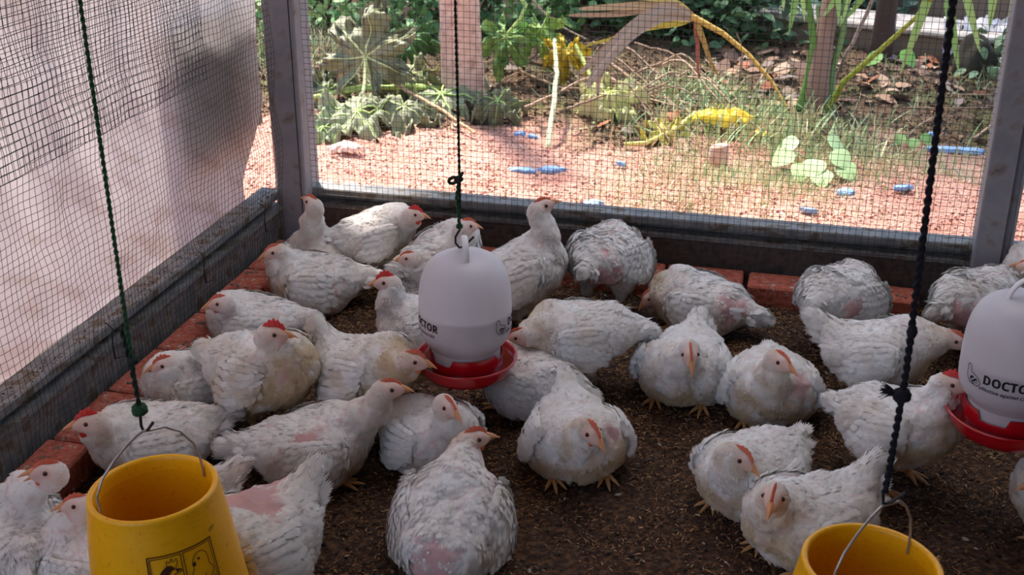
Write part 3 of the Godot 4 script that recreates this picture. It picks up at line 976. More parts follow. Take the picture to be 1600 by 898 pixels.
	for i in mb.v.size():
		mb.v[i] *= 1.0 + 0.35 * noise.get_noise_3d(mb.v[i].x * 9.0, mb.v[i].y * 9.0, mb.v[i].z * 9.0)
	part("heap", mb.mesh(), M.mould, mound)
	# round leaved weed
	weed("round leaved light green weed in the grass", ground_at(Vector3(1.478, 0.000, -1.127)), [[-0.075, 0.075, 0.03], [-0.06, 0.10, -0.02], [0.035, 0.115, -0.03], [0.055, 0.085, 0.02], [0.0, 0.065, 0.06], [-0.03, 0.05, 0.08], [0.02, 0.04, 0.10], [0.08, 0.05, 0.05]], 0.085, lin(192, 222, 164))
	weed("small two leaved seedling in the mould in front of the dark trunk", ground_at(Vector3(1.779, 0.000, -2.472)), [[-0.05, 0.10, 0.0], [0.03, 0.12, 0.0]], 0.08, lin(120, 170, 80))
	weed("small green seedling in the grass right of the round leaved weed", ground_at(Vector3(1.825, 0.000, -1.503)), [[-0.03, 0.05, 0.0], [0.03, 0.06, 0.0], [0.0, 0.05, 0.03]], 0.05, lin(130, 170, 100))
	bushes()
	grass()
	dead_leaves()


func weed(label: String, at: Vector3, leaves: Array, size: float, tone: Color) -> void:
	var o := thing("weed", label, "weed", at)
	for q in leaves:
		var mb := MB.new()
		var p := Vector3(q[0], q[1], q[2])
		mb.col = tone * 0.75
		mb.tube([Vector3.ZERO, Vector3(p.x * 0.4, p.y * 0.7, p.z * 0.4), p], [0.003, 0.0025, 0.0018], 5)
		part("stem", mb.mesh(), M.leaf, o)
		mb = MB.new()
		mb.col = tone.lerp(Color(tone.r * 0.8, tone.g * 0.85, tone.b * 0.7), rng.randf())
		blade(mb, p, Vector3(p.x, -0.02, p.z + 0.02), Vector3(0, 1, 0.5), size, size * 0.95, 0.3, 0.1)
		part("leaf", mb.mesh(), M.leaf, o)


func frond() -> void:
	# the dead coconut frond: broad withered blade bundle arching left, ribs and leaflets hanging right
	var o := thing("dead_palm_frond", "withered brown and yellow coconut frond arching over the garden", "frond")
	var hub: Vector3 = Vector3(0.970, 0.375, -1.750)
	var mb := MB.new()
	mb.col = lin(196, 160, 84)
	mb.tube([hub + Vector3(-0.10, 0.03, -0.02), hub, Vector3(1.083, 0.321, -1.750), Vector3(1.190, 0.250, -1.720), Vector3(1.286, 0.164, -1.680), Vector3(1.352, 0.083, -1.620)], [0.010, 0.014, 0.011, 0.009, 0.007, 0.004], 8)
	part("midrib", mb.mesh(), M.stick, o)
	var sheaf := [[[hub, Vector3(0.859, 0.404, -1.700), Vector3(0.739, 0.339, -1.600), Vector3(0.659, 0.244, -1.500), Vector3(0.609, 0.161, -1.420)], 0.085, lin(180, 158, 140)], [[hub, Vector3(0.868, 0.416, -1.720), Vector3(0.766, 0.368, -1.660), Vector3(0.666, 0.285, -1.600), Vector3(0.560, 0.186, -1.500)], 0.06, lin(196, 172, 150)], [[hub, Vector3(0.832, 0.384, -1.720), Vector3(0.725, 0.304, -1.620), Vector3(0.648, 0.206, -1.500), Vector3(0.650, 0.126, -1.420)], 0.05, lin(150, 126, 108)], [[hub, Vector3(0.820, 0.404, -1.800), Vector3(0.666, 0.396, -1.800), Vector3(0.497, 0.378, -1.800)], 0.045, lin(204, 178, 140)], [[hub, Vector3(0.796, 0.387, -1.800), Vector3(0.641, 0.364, -1.800), Vector3(0.452, 0.350, -1.800)], 0.035, lin(190, 160, 130)], [[hub, Vector3(0.870, 0.426, -1.800), Vector3(0.768, 0.436, -1.800), Vector3(0.639, 0.435, -1.800)], 0.035, lin(212, 196, 120)], [[hub, Vector3(0.989, 0.277, -1.720), Vector3(1.000, 0.180, -1.700), Vector3(1.005, 0.149, -1.700)], 0.022, lin(176, 104, 92)], [[hub, Vector3(1.008, 0.303, -1.720), Vector3(1.045, 0.221, -1.700), Vector3(1.079, 0.164, -1.700)], 0.026, lin(184, 148, 84)], [[hub, Vector3(0.895, 0.331, -1.850), Vector3(0.760, 0.293, -1.900), Vector3(0.593, 0.226, -1.950), Vector3(0.491, 0.193, -1.950)], 0.03, lin(226, 206, 96)]]
	for s in sheaf:
		var c := Curve3D.new()
		for q in s[0]:
			c.add_point(q)
		var b := MB.new()
		b.col = s[2]
		var l := c.get_baked_length()
		var n := 18
		for i in n + 1:
			var q := c.sample_baked(l * i / n, true)
			var d := (c.sample_baked(minf(l, l * i / n + 0.01), true) - c.sample_baked(maxf(0.0, l * i / n - 0.01), true)).normalized()
			var side := d.cross(Vector3(0.1, 0.35, 1.0)).normalized()
			var w: float = s[1] * 0.5 * minf(1.0, 0.3 + i / 5.0) * pow(1.02 - float(i) / n, 0.45)
			for k in 5:
				var u := k / 2.0 - 1.0
				b.col = s[2] * (0.86 + 0.2 * absf(noise.get_noise_2d(k * 9.0, i * 0.6)))
				b.p(q + side * w * u + side.cross(d) * w * (0.30 * cos(u * PI * 1.6)) )
		for i in n:
			for k in 4:
				b.quad(i * 5 + k, i * 5 + k + 5, i * 5 + k + 6, i * 5 + k + 1)
		part("leaflet", b.mesh(), M.dry, o)


func young_palm() -> void:
	var o := thing("young_palm", "young palm with a brown stem and green stalks at the right of the garden", "palm")
	var base := ground_at(Vector3(1.467, -0.000, -1.830))
	var mb := MB.new()
	mb.col = lin(140, 112, 100)
	var pts := [base + Vector3(0, -0.02, 0), Vector3(1.464, 0.147, -1.850), Vector3(1.471, 0.290, -1.900), Vector3(1.485, 0.433, -1.950), Vector3(1.485, 0.574, -2.000)]
	mb.tube(pts, [0.050, 0.043, 0.038, 0.036, 0.034], 12)
	part("stem", mb.mesh(), M.stick, o)
	var stalks := [[[base + Vector3(-0.06, 0, 0.02), Vector3(1.425, 0.118, -1.850), Vector3(1.434, 0.267, -1.880), Vector3(1.407, 0.388, -1.900), Vector3(1.370, 0.511, -1.900)], lin(96, 136, 60), 0.018], [[base + Vector3(0.06, 0, 0.0), Vector3(1.514, 0.164, -1.900), Vector3(1.542, 0.319, -1.900), Vector3(1.534, 0.485, -1.950)], lin(110, 140, 84), 0.014], [[base + Vector3(0.04, 0, 0.03), Vector3(1.560, 0.157, -1.750), Vector3(1.674, 0.322, -1.600), Vector3(1.776, 0.465, -1.500), Vector3(1.834, 0.577, -1.420)], lin(150, 164, 66), 0.012], [[base + Vector3(-0.02, 0, -0.03), Vector3(1.464, 0.253, -1.950), Vector3(1.434, 0.396, -2.000)], lin(120, 140, 90), 0.012]]
	for s in stalks:
		mb = MB.new()
		mb.col = s[1]
		mb.tube(s[0], [s[2] * 1.2, s[2], s[2] * 0.85, s[2] * 0.7], 8)
		part("stalk", mb.mesh(), M.leaf, o)
	# hanging leaflets: tip pixel, root above the frame
	var hang := [[Vector3(1.808, 0.562, -1.450), Vector3(1.741, 0.288, -1.380), 0.040], [Vector3(1.864, 0.564, -1.400), Vector3(1.934, 0.314, -1.360), 0.040], [Vector3(1.921, 0.576, -1.400), Vector3(1.996, 0.381, -1.360), 0.034], [Vector3(2.004, 0.597, -1.350), Vector3(2.007, 0.478, -1.320), 0.034], [Vector3(1.349, 0.494, -1.850), Vector3(1.335, 0.324, -1.800), 0.034], [Vector3(1.364, 0.485, -1.850), Vector3(1.392, 0.363, -1.820), 0.022], [Vector3(1.295, 0.492, -1.850), Vector3(1.305, 0.403, -1.820), 0.02], [Vector3(1.511, 0.468, -1.900), Vector3(1.457, 0.383, -1.860), 0.03], [Vector3(1.496, 0.517, -1.900), Vector3(1.525, 0.342, -1.860), 0.03], [Vector3(1.554, 0.480, -1.900), Vector3(1.529, 0.352, -1.860), 0.022], [Vector3(1.617, 0.532, -1.700), Vector3(1.542, 0.409, -1.700), 0.03], [Vector3(2.068, 0.621, -1.300), Vector3(2.060, 0.455, -1.280), 0.03]]
	for s in hang:
		mb = MB.new()
		mb.col = lin(118, 164, 84).lerp(lin(170, 200, 122), rng.randf())
		var d: Vector3 = s[1] - s[0]
		blade(mb, s[0], d, Vector3(0.25, 0.3, 1.0), d.length(), s[2], 0.0, 0.35, 0.0, 10)
		part("leaflet", mb.mesh(), M.leaf, o)


func oval_leaf() -> ArrayMesh:
	var mb := MB.new()
	blade(mb, Vector3.ZERO, Vector3.RIGHT, Vector3.UP, 1.0, 0.55, 0.15, 0.2, 1.0, 5)
	return mb.mesh()


func bushes() -> void:
	# leafy shrubs along the back of the garden
	var leaf := oval_leaf()
	var spots := [["low grass green shrub at the far left behind the corner post", Vector3(-1.25, 0, -3.1), Vector3(0.8, 0.40, 0.5), lin(128, 176, 106), lin(184, 214, 150), 0.05, 1500], ["green shrub between the hanging leaf and the papaya trunk", Vector3(-0.35, 0, -2.9), Vector3(0.5, 0.35, 0.3), lin(66, 112, 62), lin(112, 156, 88), 0.06, 800], ["green shrub right behind the papaya trunk", Vector3(0.28, 0, -3.3), Vector3(0.45, 0.4, 0.3), lin(86, 132, 70), lin(136, 178, 96), 0.07, 700], ["dark green shrub behind the dead frond", Vector3(0.86, 0, -3.12), Vector3(0.55, 0.30, 0.26), lin(44, 78, 48), lin(92, 128, 82), 0.06, 1400], ["bluish green broad leaved shrub hanging over the kerb", Vector3(1.65, 0.2, -3.75), Vector3(0.5, 0.2, 0.25), lin(62, 92, 74), lin(120, 152, 128), 0.085, 420], ["grey green ground creeper by the right post", Vector3(2.45, 0, -2.5), Vector3(0.26, 0.25, 0.3), lin(92, 124, 86), lin(156, 184, 140), 0.06, 420]]
	for s in spots:
		var o := thing("shrub", s[0], "shrub", ground_at(s[1]))
		var mb := MB.new()
		mb.col = lin(86, 66, 50)
		for i in 9:
			var a := rng.randf() * TAU
			var d := Vector3(cos(a) * s[2].x * rng.randf_range(0.2, 0.8), s[2].y * rng.randf_range(0.7, 1.3), sin(a) * s[2].z * 0.6)
			mb.tube([Vector3(d.x * 0.25, -0.02 - s[1].y, d.z * 0.25), d * 0.55, d], [0.009, 0.006, 0.003], 5)
		stuff(part("stems", mb.mesh(), M.stick, o))
		var where := []
		var tint := PackedColorArray()
		for i in s[6]:
			var d := Vector3(rng.randfn(0.0, 0.45), 0, rng.randfn(0.0, 0.45))
			d.y = rng.randf_range(0.04, 1.25) * (1.0 - 0.3 * d.length())
			where.append(Transform3D(Basis.from_euler(Vector3(rng.randfn(0.3, 0.5), rng.randf() * TAU, rng.randfn(-0.2, 0.5))).scaled_local(Vector3.ONE * s[5] * rng.randf_range(0.7, 1.4)), d * s[2]))
			tint.append(s[3].lerp(s[4], rng.randf()))
		copies("foliage", leaf, M.leaf, where, tint, o)


func grass() -> void:
	var mb := MB.new()
	blade(mb, Vector3.ZERO, Vector3(0.35, 1, 0), Vector3(-1, 0.3, 0), 1.0, 0.035, 0.35, 0.1, 0.0, 5)
	var where := []
	var tint := PackedColorArray()
	var patches := [[1.25, -1.45, 0.42, 0.26, 900, 0.13], [1.0, -1.9, 0.25, 0.2, 260, 0.15], [1.55, -1.35, 0.35, 0.25, 700, 0.09], [1.35, -1.0, 0.45, 0.22, 800, 0.055], [0.95, -0.72, 0.3, 0.15, 260, 0.045], [2.0, -1.3, 0.4, 0.25, 300, 0.06], [1.2, -0.55, 0.35, 0.12, 160, 0.05], [1.7, -2.2, 0.4, 0.3, 160, 0.07], [-1.1, -2.3, 0.6, 0.5, 1500, 0.10], [0.55, -2.2, 0.4, 0.3, 140, 0.09], [2.3, -2.4, 0.3, 0.3, 240, 0.09], [1.22, -0.92, 0.34, 0.24, 1500, 0.06], [1.08, -0.58, 0.24, 0.14, 520, 0.05], [1.75, -1.15, 0.45, 0.16, 700, 0.05], [1.45, -0.75, 0.2, 0.12, 260, 0.045], [0.55, -1.9, 0.25, 0.2, 120, 0.10], [-0.35, -1.9, 0.3, 0.25, 260, 0.07]]
	for p in patches:
		for i in p[4]:
			var x: float = p[0] + rng.randfn(0.0, p[2] * 0.6)
			var z: float = p[1] + rng.randfn(0.0, p[3] * 0.6)
			if z > -0.14:
				continue
			var l: float = p[5] * rng.randf_range(0.5, 1.6)
			where.append(Transform3D(Basis.from_euler(Vector3(rng.randfn(0, 0.35), rng.randf() * TAU, rng.randfn(0, 0.3))).scaled_local(Vector3(l, l, l * rng.randf_range(0.8, 1.6))), ground_at(Vector3(x, 0, z), -0.004)))
			tint.append(lin(136, 172, 116).lerp(lin(198, 214, 168), rng.randf()) if rng.randf() < 0.75 else lin(214, 200, 158))
	var o := thing("grass", "thin pale green grass growing around the yellow bag and the weed", "grass")
	o.set_meta("kind", "stuff")
	copies("grass_blades", mb.mesh(), M.leaf, where, tint, o)


func dead_leaves() -> void:
	# fallen leaves one by one where they can be told apart
	var shapes := []
	for k in 4:
		var mb := MB.new()
		blade(mb, Vector3(-0.5, 0.02, 0), Vector3(1, 0.1 + 0.06 * k, 0), Vector3.UP, 1.0, 0.42 + 0.06 * k, 0.25 - 0.05 * k, 0.5 - 0.2 * k, 1.0, 7)
		for i in mb.v.size():
			mb.v[i].y += 0.07 * noise.get_noise_2d(mb.v[i].x * 5.0 + k * 9.0, mb.v[i].z * 5.0)
		shapes.append(mb.mesh())
	var tones := [Color8(150, 116, 92), Color8(176, 140, 112), Color8(120, 92, 76), Color8(196, 166, 138), Color8(138, 122, 112), Color8(164, 104, 74)].map(func(c): return mat(c, 0.85, false, 0.1))
	for i in 150:
		var x := rng.randf_range(0.9, 2.3)
		var z := rng.randf_range(-3.0, -2.0)
		if i % 5 == 4:
			x = rng.randf_range(-0.6, 2.4)
			z = rng.randf_range(-2.3, -1.2)
		var s := rng.randf_range(0.055, 0.13)
		var o := thing("dry_leaf", "curled dry brown leaf lying on the dark mould at the back of the garden", "leaf", ground_at(Vector3(x, 0, z), 0.008), rng.randf() * TAU, "dry leaves on the leaf mould")
		o.rotation.x = rng.randfn(0.0, 0.25)
		o.rotation.z = rng.randfn(0.0, 0.2)
		o.scale = Vector3.ONE * s
		part("blade", shapes[i % 4], tones[rng.randi() % 6], o)
	# crumbs of soil, chaff and leaf bits, too many to count
	var mb := MB.new()
	mb.ball(Vector3.ZERO, Vector3(0.5, 0.3, 0.42), Basis(), 6)
	var chip := MB.new()
	blade(chip, Vector3(-0.5, 0.1, 0), Vector3(1, 0.1, 0), Vector3.UP, 1.0, 0.4, 0.2, 0.4, 1.0, 3)
	for kind in 2:
		var where := []
		var tint := PackedColorArray()
		for i in [16000, 15000][kind]:
			var z := -0.10 - pow(rng.randf(), 1.3) * 3.2
			var x := 0.4 + rng.randf_range(-0.9, 1.4) * (1.0 - z * 0.35)
			var h := humus(x, z)
			var l := rng.randf_range(0.004, 0.014) if kind == 0 else rng.randf_range(0.006, 0.017) * (1.0 + 1.8 * h)
			where.append(Transform3D(Basis.from_euler(Vector3(rng.randfn(0, 0.4), rng.randf() * TAU, rng.randfn(0, 0.4))).scaled_local(Vector3.ONE * l), ground_at(Vector3(x, 0, z), l * 0.1 + 0.001)))
			var c: Color = lin(224, 174, 158).lerp(lin(190, 138, 122), rng.randf()) if kind == 0 else [lin(234, 202, 184), lin(190, 150, 130), lin(150, 114, 96), lin(220, 184, 160), lin(206, 164, 140)][rng.randi() % 5]
			tint.append(c.lerp([lin(92, 72, 56), lin(134, 108, 84), lin(66, 54, 42)][rng.randi() % 3], h))
		var o := thing(["soil_crumbs", "leaf_bits"][kind], ["pink crumbs of soil scattered on the earth behind the pen", "small chips of dead leaf scattered on the earth behind the pen"][kind], ["soil", "leaves"][kind])
		o.set_meta("kind", "stuff")
		copies("grains", [mb, chip][kind].mesh(), M.dry, where, tint, o)


# ------------------------------------------------------------------ drinkers and feeders
func ribbon(mb: MB, pts: Array, width: float, wrap: Callable) -> void:  # a printed line, bent onto a round body
	for i in pts.size() - 1:
		var a: Vector2 = pts[i]
		var b: Vector2 = pts[i + 1]
		var n := (b - a).normalized().orthogonal() * width / 2
		var e := (b - a).normalized() * width * 0.3
		var q := [wrap.call(a - n - e), wrap.call(b - n + e), wrap.call(b + n + e), wrap.call(a + n - e)]
		mb.quad(mb.p(q[0]), mb.p(q[1]), mb.p(q[2]), mb.p(q[3]))


func blot(mb: MB, pts: Array, wrap: Callable) -> void:  # a printed filled shape
	var c := PackedVector2Array(pts)
	var t := Geometry2D.triangulate_polygon(c)
	for i in range(0, t.size(), 3):
		mb.tri(mb.p(wrap.call(c[t[i]])), mb.p(wrap.call(c[t[i + 1]])), mb.p(wrap.call(c[t[i + 2]])))


func curve(pts: Array, steps := 5) -> Array:  # a smooth line through points
	var out := []
	for i in pts.size() - 1:
		var p0: Vector2 = pts[maxi(i - 1, 0)]
		var p3: Vector2 = pts[mini(i + 2, pts.size() - 1)]
		for k in steps:
			out.append(pts[i].cubic_interpolate(pts[i + 1], p0, p3, float(k) / steps))
	out.append(pts[-1])
	return out


func lettering(mb: MB, text: String, height: float, at: Vector2, font: Font, wrap: Callable, slant := 0.0) -> void:
	var tm := TextMesh.new()
	tm.text = text
	tm.font = font
	tm.font_size = 48
	tm.pixel_size = height / 34.0
	tm.depth = 0.0
	tm.horizontal_alignment = HORIZONTAL_ALIGNMENT_LEFT
	tm.vertical_alignment = VERTICAL_ALIGNMENT_BOTTOM
	var arr := tm.get_mesh_arrays()
	if arr.is_empty() or arr[0] == null:
		return
	var pts: PackedVector3Array = arr[Mesh.ARRAY_VERTEX]
	var ids = arr[Mesh.ARRAY_INDEX]
	var x0 := 1e9
	for q in pts:
		x0 = minf(x0, q.x)
	var first := mb.v.size()
	for q in pts:
		mb.p(wrap.call(Vector2(at.x + q.x - x0 + q.y * slant, at.y + q.y)))
	if ids == null or ids.size() == 0:
		ids = range(pts.size())
	for i in range(0, ids.size(), 3):
		mb.tri(first + ids[i], first + ids[i + 1], first + ids[i + 2])


func outward(mb: MB) -> ArrayMesh:  # print that faces away from the axis of its body
	var n := PackedVector3Array()
	for q in mb.v:
		n.append(Vector3(q.x, 0, q.z).normalized())
	fix_winding(mb, n)
	return mb.mesh(n)


func make_drinkers() -> void:
	drinker(Vector3(0.785, 0.130, 0.873), "white jug drinker with red tray hanging in the middle of the pen", [-0.63, -3.29], -1.2)
	drinker(Vector3(1.853, 0.190, 0.960), "white jug drinker with red tray cut by the right edge of the picture", [-2.72], 0.3)


func drinker(at: Vector3, label: String, print_angles: Array, handle_turn: float) -> void:
	var o := thing("poultry_drinker", label, "drinker", at, 0.0, "hanging jug drinkers")
	var mb := MB.new()
	# red tray: underside, outer wall, rolled rim, trough, collar
	mb.lathe([Vector2(0.0, 0.0), Vector2(0.080, 0.0), Vector2(0.094, 0.006), Vector2(0.103, 0.020), Vector2(0.107, 0.034), Vector2(0.1095, 0.036), Vector2(0.1095, 0.0395), Vector2(0.107, 0.041), Vector2(0.1045, 0.039), Vector2(0.100, 0.024), Vector2(0.092, 0.011), Vector2(0.083, 0.009), Vector2(0.079, 0.012), Vector2(0.079, 0.044)], 64)
	part("tray", mb.mesh(), M.red, o)
	mb = MB.new()
	var sides := 72
	for k in sides + 1:  # the collar that grips the jug, with its stepped notches
		var a := TAU * k / sides
		var step := fposmod(a + 0.35, TAU / 3.0) < 0.62
		var top := 0.044 if step else 0.060
		for q in [[0.0790, 0.010], [0.0790, top], [0.0755, top], [0.0755, 0.010]]:
			mb.p(Vector3(cos(a) * q[0], q[1], sin(a) * q[0]))
		if k:
			for j in 3:
				var i := (k - 1) * 4 + j
				mb.quad(i, i + 1, i + 5, i + 4)
	part("collar", mb.mesh(), M.red, o)
	mb = MB.new()
	mb.lathe([Vector2(0.0, 0.016), Vector2(0.1005, 0.016), Vector2(0.1025, 0.0285)], 48)
	mb.lathe([Vector2(0.1025, 0.0285), Vector2(0.079, 0.0285)], 48)
	part("tray_water", mb.mesh(), M.tray_water, o)
	var profile := [Vector2(0.0735, 0.012), Vector2(0.0735, 0.060), Vector2(0.0745, 0.066), Vector2(0.082, 0.076), Vector2(0.0905, 0.088), Vector2(0.0955, 0.102), Vector2(0.0972, 0.118), Vector2(0.0975, 0.150), Vector2(0.0965, 0.180), Vector2(0.0940, 0.205), Vector2(0.0890, 0.226), Vector2(0.0800, 0.245), Vector2(0.0660, 0.259), Vector2(0.0480, 0.268), Vector2(0.0250, 0.2725), Vector2(0.0, 0.2735)]
	mb = MB.new()
	mb.lathe(smooth_profile(profile), 64)
	part("jug", mb.mesh(), M.jug, o)
	mb = MB.new()
	var inside := [Vector2(0.0, 0.016)]
	for q in smooth_profile(profile):
		if q.y > 0.016 and q.y < 0.152:
			inside.append(Vector2(q.x - 0.0018, q.y))
	inside.append(Vector2(0.0957, 0.152))
	inside.append(Vector2(0.0, 0.152))
	mb.lathe(inside, 48)
	part("water", mb.mesh(), M.water, o)
	# moulded strap handle on the dome
	mb = MB.new()
	var rings := []
	for i in 13:
		var t := float(i) / 12
		var a := PI * t
		var x := -0.040 * cos(a) + 0.002
		var y := 0.262 + 0.046 * sin(a)
		var ring := []
		for k in 8:
			var b := TAU * k / 8
			ring.append(Vector3(x - cos(a) * 0.003 * cos(b), y + sin(a) * 0.003 * cos(b), 0.007 * sin(b)))
		rings.append(ring)
	mb.ring_loft(rings)
	var hd := part("handle", mb.mesh(), M.white_plastic, o)
	hd.rotation.y = handle_turn
	for turn in print_angles:
		# turn: the direction in which the print starts, seen from above (0 = +x, negative = towards the camera side)
		var wrap := func(q: Vector2) -> Vector3:
			var a: float = -turn - q.x / 0.0975
			return Vector3(cos(a) * 0.0981, q.y, sin(a) * 0.0981)
		var ink := MB.new()
		var bird := [Vector2(3, 26), Vector2(6, 30), Vector2(10, 29), Vector2(12, 24), Vector2(13, 19), Vector2(18, 17), Vector2(25, 15), Vector2(31, 9), Vector2(32, 4), Vector2(28, 0), Vector2(20, 0), Vector2(12, 1), Vector2(7, 5), Vector2(4, 11), Vector2(4, 18), Vector2(5, 22), Vector2(3, 26)]
		var big := bird.map(func(q): return Vector2(q.x * 0.00115, 0.118 + q.y * 0.00115))
		ribbon(ink, curve(big, 4), 0.0013, wrap)
		for c in [[16, 8, 4.5], [24, 7, 3.5], [19, 3.5, 2.8]]:
			var ring := []
			for k in 9:
				ring.append(Vector2((c[0] + c[2] * cos(k * 0.75)) * 0.00115, 0.118 + (c[1] + c[2] * sin(k * 0.75)) * 0.00115))
			ribbon(ink, ring, 0.0011, wrap)
			blot(ink, ring.slice(1, 6), wrap)
		var bold := SystemFont.new()
		bold.font_names = PackedStringArray(["Droid Sans"])
		bold.font_weight = 700
		for fat in [Vector2.ZERO, Vector2(0.0009, 0), Vector2(0.0004, 0.0006)]:
			lettering(ink, "DOCTOR", 0.0165, Vector2(0.043, 0.122) + fat, bold, wrap)
		lettering(ink, "effective against CRD", 0.0062, Vector2(0.036, 0.1125), bold, wrap, 0.2)
		part("printed_logo", outward(ink), M.ink, o)


func smooth_profile(p: Array) -> Array:
	var v := []
	for q in p:
		v.append(q)
	return curve(v, 3)


func make_feeders() -> void:
	feeder(Vector3(0.513, 0.0, 1.676), 0.305, "big yellow plastic feeder with printed hen and chick at lower left", 0.045, 1.0)
	feeder(Vector3(1.594, 0.0, 1.574), 0.285, "yellow plastic feeder cut by the bottom edge at lower right", -0.03, 0.9)


func feeder(at: Vector3, top: float, label: String, tilt: float, bail: float) -> void:
	var o := thing("poultry_feeder", label, "feeder", at + Vector3(0, top, 0), 0.0, "hanging yellow feeders")
	o.rotation.z = tilt
	var h := top - 0.055
	# heights are measured down from the rim
	var mb := MB.new()
	mb.lathe(smooth_profile([Vector2(0.131, -h), Vector2(0.1232, -h * 0.8), Vector2(0.1160, -h * 0.55), Vector2(0.1082, -h * 0.26), Vector2(0.1032, -0.030), Vector2(0.1010, -0.014), Vector2(0.1000, -0.004), Vector2(0.0965, -0.0005), Vector2(0.0920, -0.0015), Vector2(0.0895, -0.007), Vector2(0.0890, -0.022), Vector2(0.0895, -0.030), Vector2(0.0965, -h * 0.30), Vector2(0.105, -h * 0.56), Vector2(0.121, -h * 0.95)]), 72)
	part("hopper", mb.mesh(), M.yellow, o)
	mb = MB.new()
	mb.lathe([Vector2(0.0, -h - 0.040), Vector2(0.150, -h - 0.040), Vector2(0.168, -h - 0.020), Vector2(0.176, -h + 0.012), Vector2(0.179, -h + 0.014), Vector2(0.1795, -h + 0.010), Vector2(0.172, -h - 0.012), Vector2(0.150, -h - 0.032), Vector2(0.0, -h - 0.032)], 72)
	part("feed_pan", mb.mesh(), M.yellow, o)
	mb = MB.new()
	mb.lathe([Vector2(0.168, -h - 0.012), Vector2(0.150, -h - 0.008), Vector2(0.125, -h - 0.004), Vector2(0.0, -h + 0.01)], 48)
	for i in mb.v.size():
		mb.v[i].y += 0.006 * noise.get_noise_2d(mb.v[i].x * 40.0, mb.v[i].z * 40.0)
	stuff(part("feed", mb.mesh(), M.feed, o))
	# wire bail: hooked through the rim on both sides, kinked at the top where the hook holds it
	mb = MB.new()
	var pts := []
	var axis := Vector3(cos(bail), 0, -sin(bail))
	for q in [[-0.0865, -0.024], [-0.0868, -0.006], [-0.088, 0.022], [-0.074, 0.048], [-0.050, 0.070], [-0.026, 0.086], [-0.010, 0.094], [0.0, 0.097], [0.014, 0.094], [0.036, 0.090], [0.060, 0.072], [0.078, 0.044], [0.085, 0.016], [0.0868, -0.006], [0.0865, -0.022]]:
		pts.append(axis * q[0] + Vector3(0, q[1], 0))
	mb.tube(pts, [0.0021], 8)
	part("bail_handle", mb.mesh(), M.zinc, o)
	# print: a double frame with a hen's head and a chick
	var wrap := func(q: Vector2) -> Vector3:
		var y: float = -0.058 - q.y
		var r: float = lerpf(0.1040, 0.1310, (-y - 0.030) / (h - 0.030)) + 0.0002
		r += 0.0006 * sin(PI * clampf((-y - 0.03) / (h - 0.03), 0.0, 1.0))
		var a: float = 1.225 - q.x / 0.112
		return Vector3(cos(a) * (r + 0.0010), y, sin(a) * (r + 0.0010))
	var ink := MB.new()
	for f in [[0, 0, 104, 66, 2.0], [3.5, 3.5, 50, 62.5, 1.3], [54, 3.5, 100.5, 62.5, 1.3]]:
		var c := []
		for e in [[f[0], f[1], f[2], f[1]], [f[2], f[1], f[2], f[3]], [f[2], f[3], f[0], f[3]], [f[0], f[3], f[0], f[1]]]:
			for k in 8:
				c.append(Vector2(lerpf(e[0], e[2], k / 8.0), lerpf(e[1], e[3], k / 8.0)) * 0.001)
		c.append(Vector2(f[0], f[1]) * 0.001)
		ribbon(ink, c, f[4] * 0.001, wrap)
	var mm := func(list: Array) -> Array: return list.map(func(q): return Vector2(q[0], q[1]) * 0.001)
	# hen: dark crown and hackle, outlined comb, beak and wattle
	blot(ink, curve(mm.call([[12, 62], [10, 48], [13, 34], [19, 24], [27, 18], [34, 19], [38, 25], [33, 27], [29, 33], [31, 41], [37, 46], [36, 54], [40, 62]]), 3), wrap)
	ribbon(ink, curve(mm.call([[27, 18], [28, 10], [32, 13], [35, 7], [38, 13], [43, 9], [43, 17], [40, 23]]), 4), 0.0011, wrap)
	ribbon(ink, curve(mm.call([[38, 25], [46, 27], [48, 31], [40, 32], [37, 34], [42, 38], [41, 44], [36, 42]]), 4), 0.0014, wrap)
	blot(ink, mm.call([[39, 26], [47, 28], [41, 31]]), wrap)
	# chick: outline, eye and wing
	ribbon(ink, curve(mm.call([[60, 62], [60, 48], [66, 36], [66, 24], [72, 14], [82, 12], [90, 18], [92, 28], [92, 38], [97, 46], [95, 56], [88, 60]]), 4), 0.0012, wrap)
	blot(ink, mm.call([[74, 21], [78, 20], [79, 24], [75, 25]]), wrap)
	blot(ink, mm.call([[64, 28], [70, 24], [71, 31], [66, 33]]), wrap)
	blot(ink, curve(mm.call([[70, 48], [74, 53], [80, 54], [84, 50], [80, 58], [73, 58]]), 3), wrap)
	# small oval maker's mark above the frame
	var oval := []
	for k in 17:
		oval.append(Vector2(112 + 6.0 * cos(TAU * k / 16), -11 + 2.6 * sin(TAU * k / 16) - 1.5 * cos(TAU * k / 16)) * 0.001)
	ribbon(ink, oval, 0.0008, wrap)
	for k in 3:
		ribbon(ink, mm.call([[108.5 + 2.6 * k, -10.0 - 0.6 * k], [110.5 + 2.6 * k, -12.0 - 0.6 * k]]), 0.0009, wrap)
	part("printed_emblem", outward(ink), M.ink_red, o)


func rope(mb: MB, pts: Array, r: float, pitch: float) -> void:  # two strands laid round each other
	var c := Curve3D.new()
	for q in pts:
		c.add_point(q)
	var l := c.get_baked_length()
	var n := int(l / (pitch / 6.0))
	for strand in 2:
		var line := []
		for i in n + 1:
			var q := c.sample_baked(l * i / n, false)
			var a := TAU * i / 6.0 * 0.5 + PI * strand
			line.append(q + Vector3(cos(a), 0, sin(a)) * r * 0.55 + Vector3(noise.get_noise_1d(i * 3.0), 0, noise.get_noise_1d(i * 3.0 + 50.0)) * r * 0.25)
		mb.tube(line, [r * 0.66], 6)


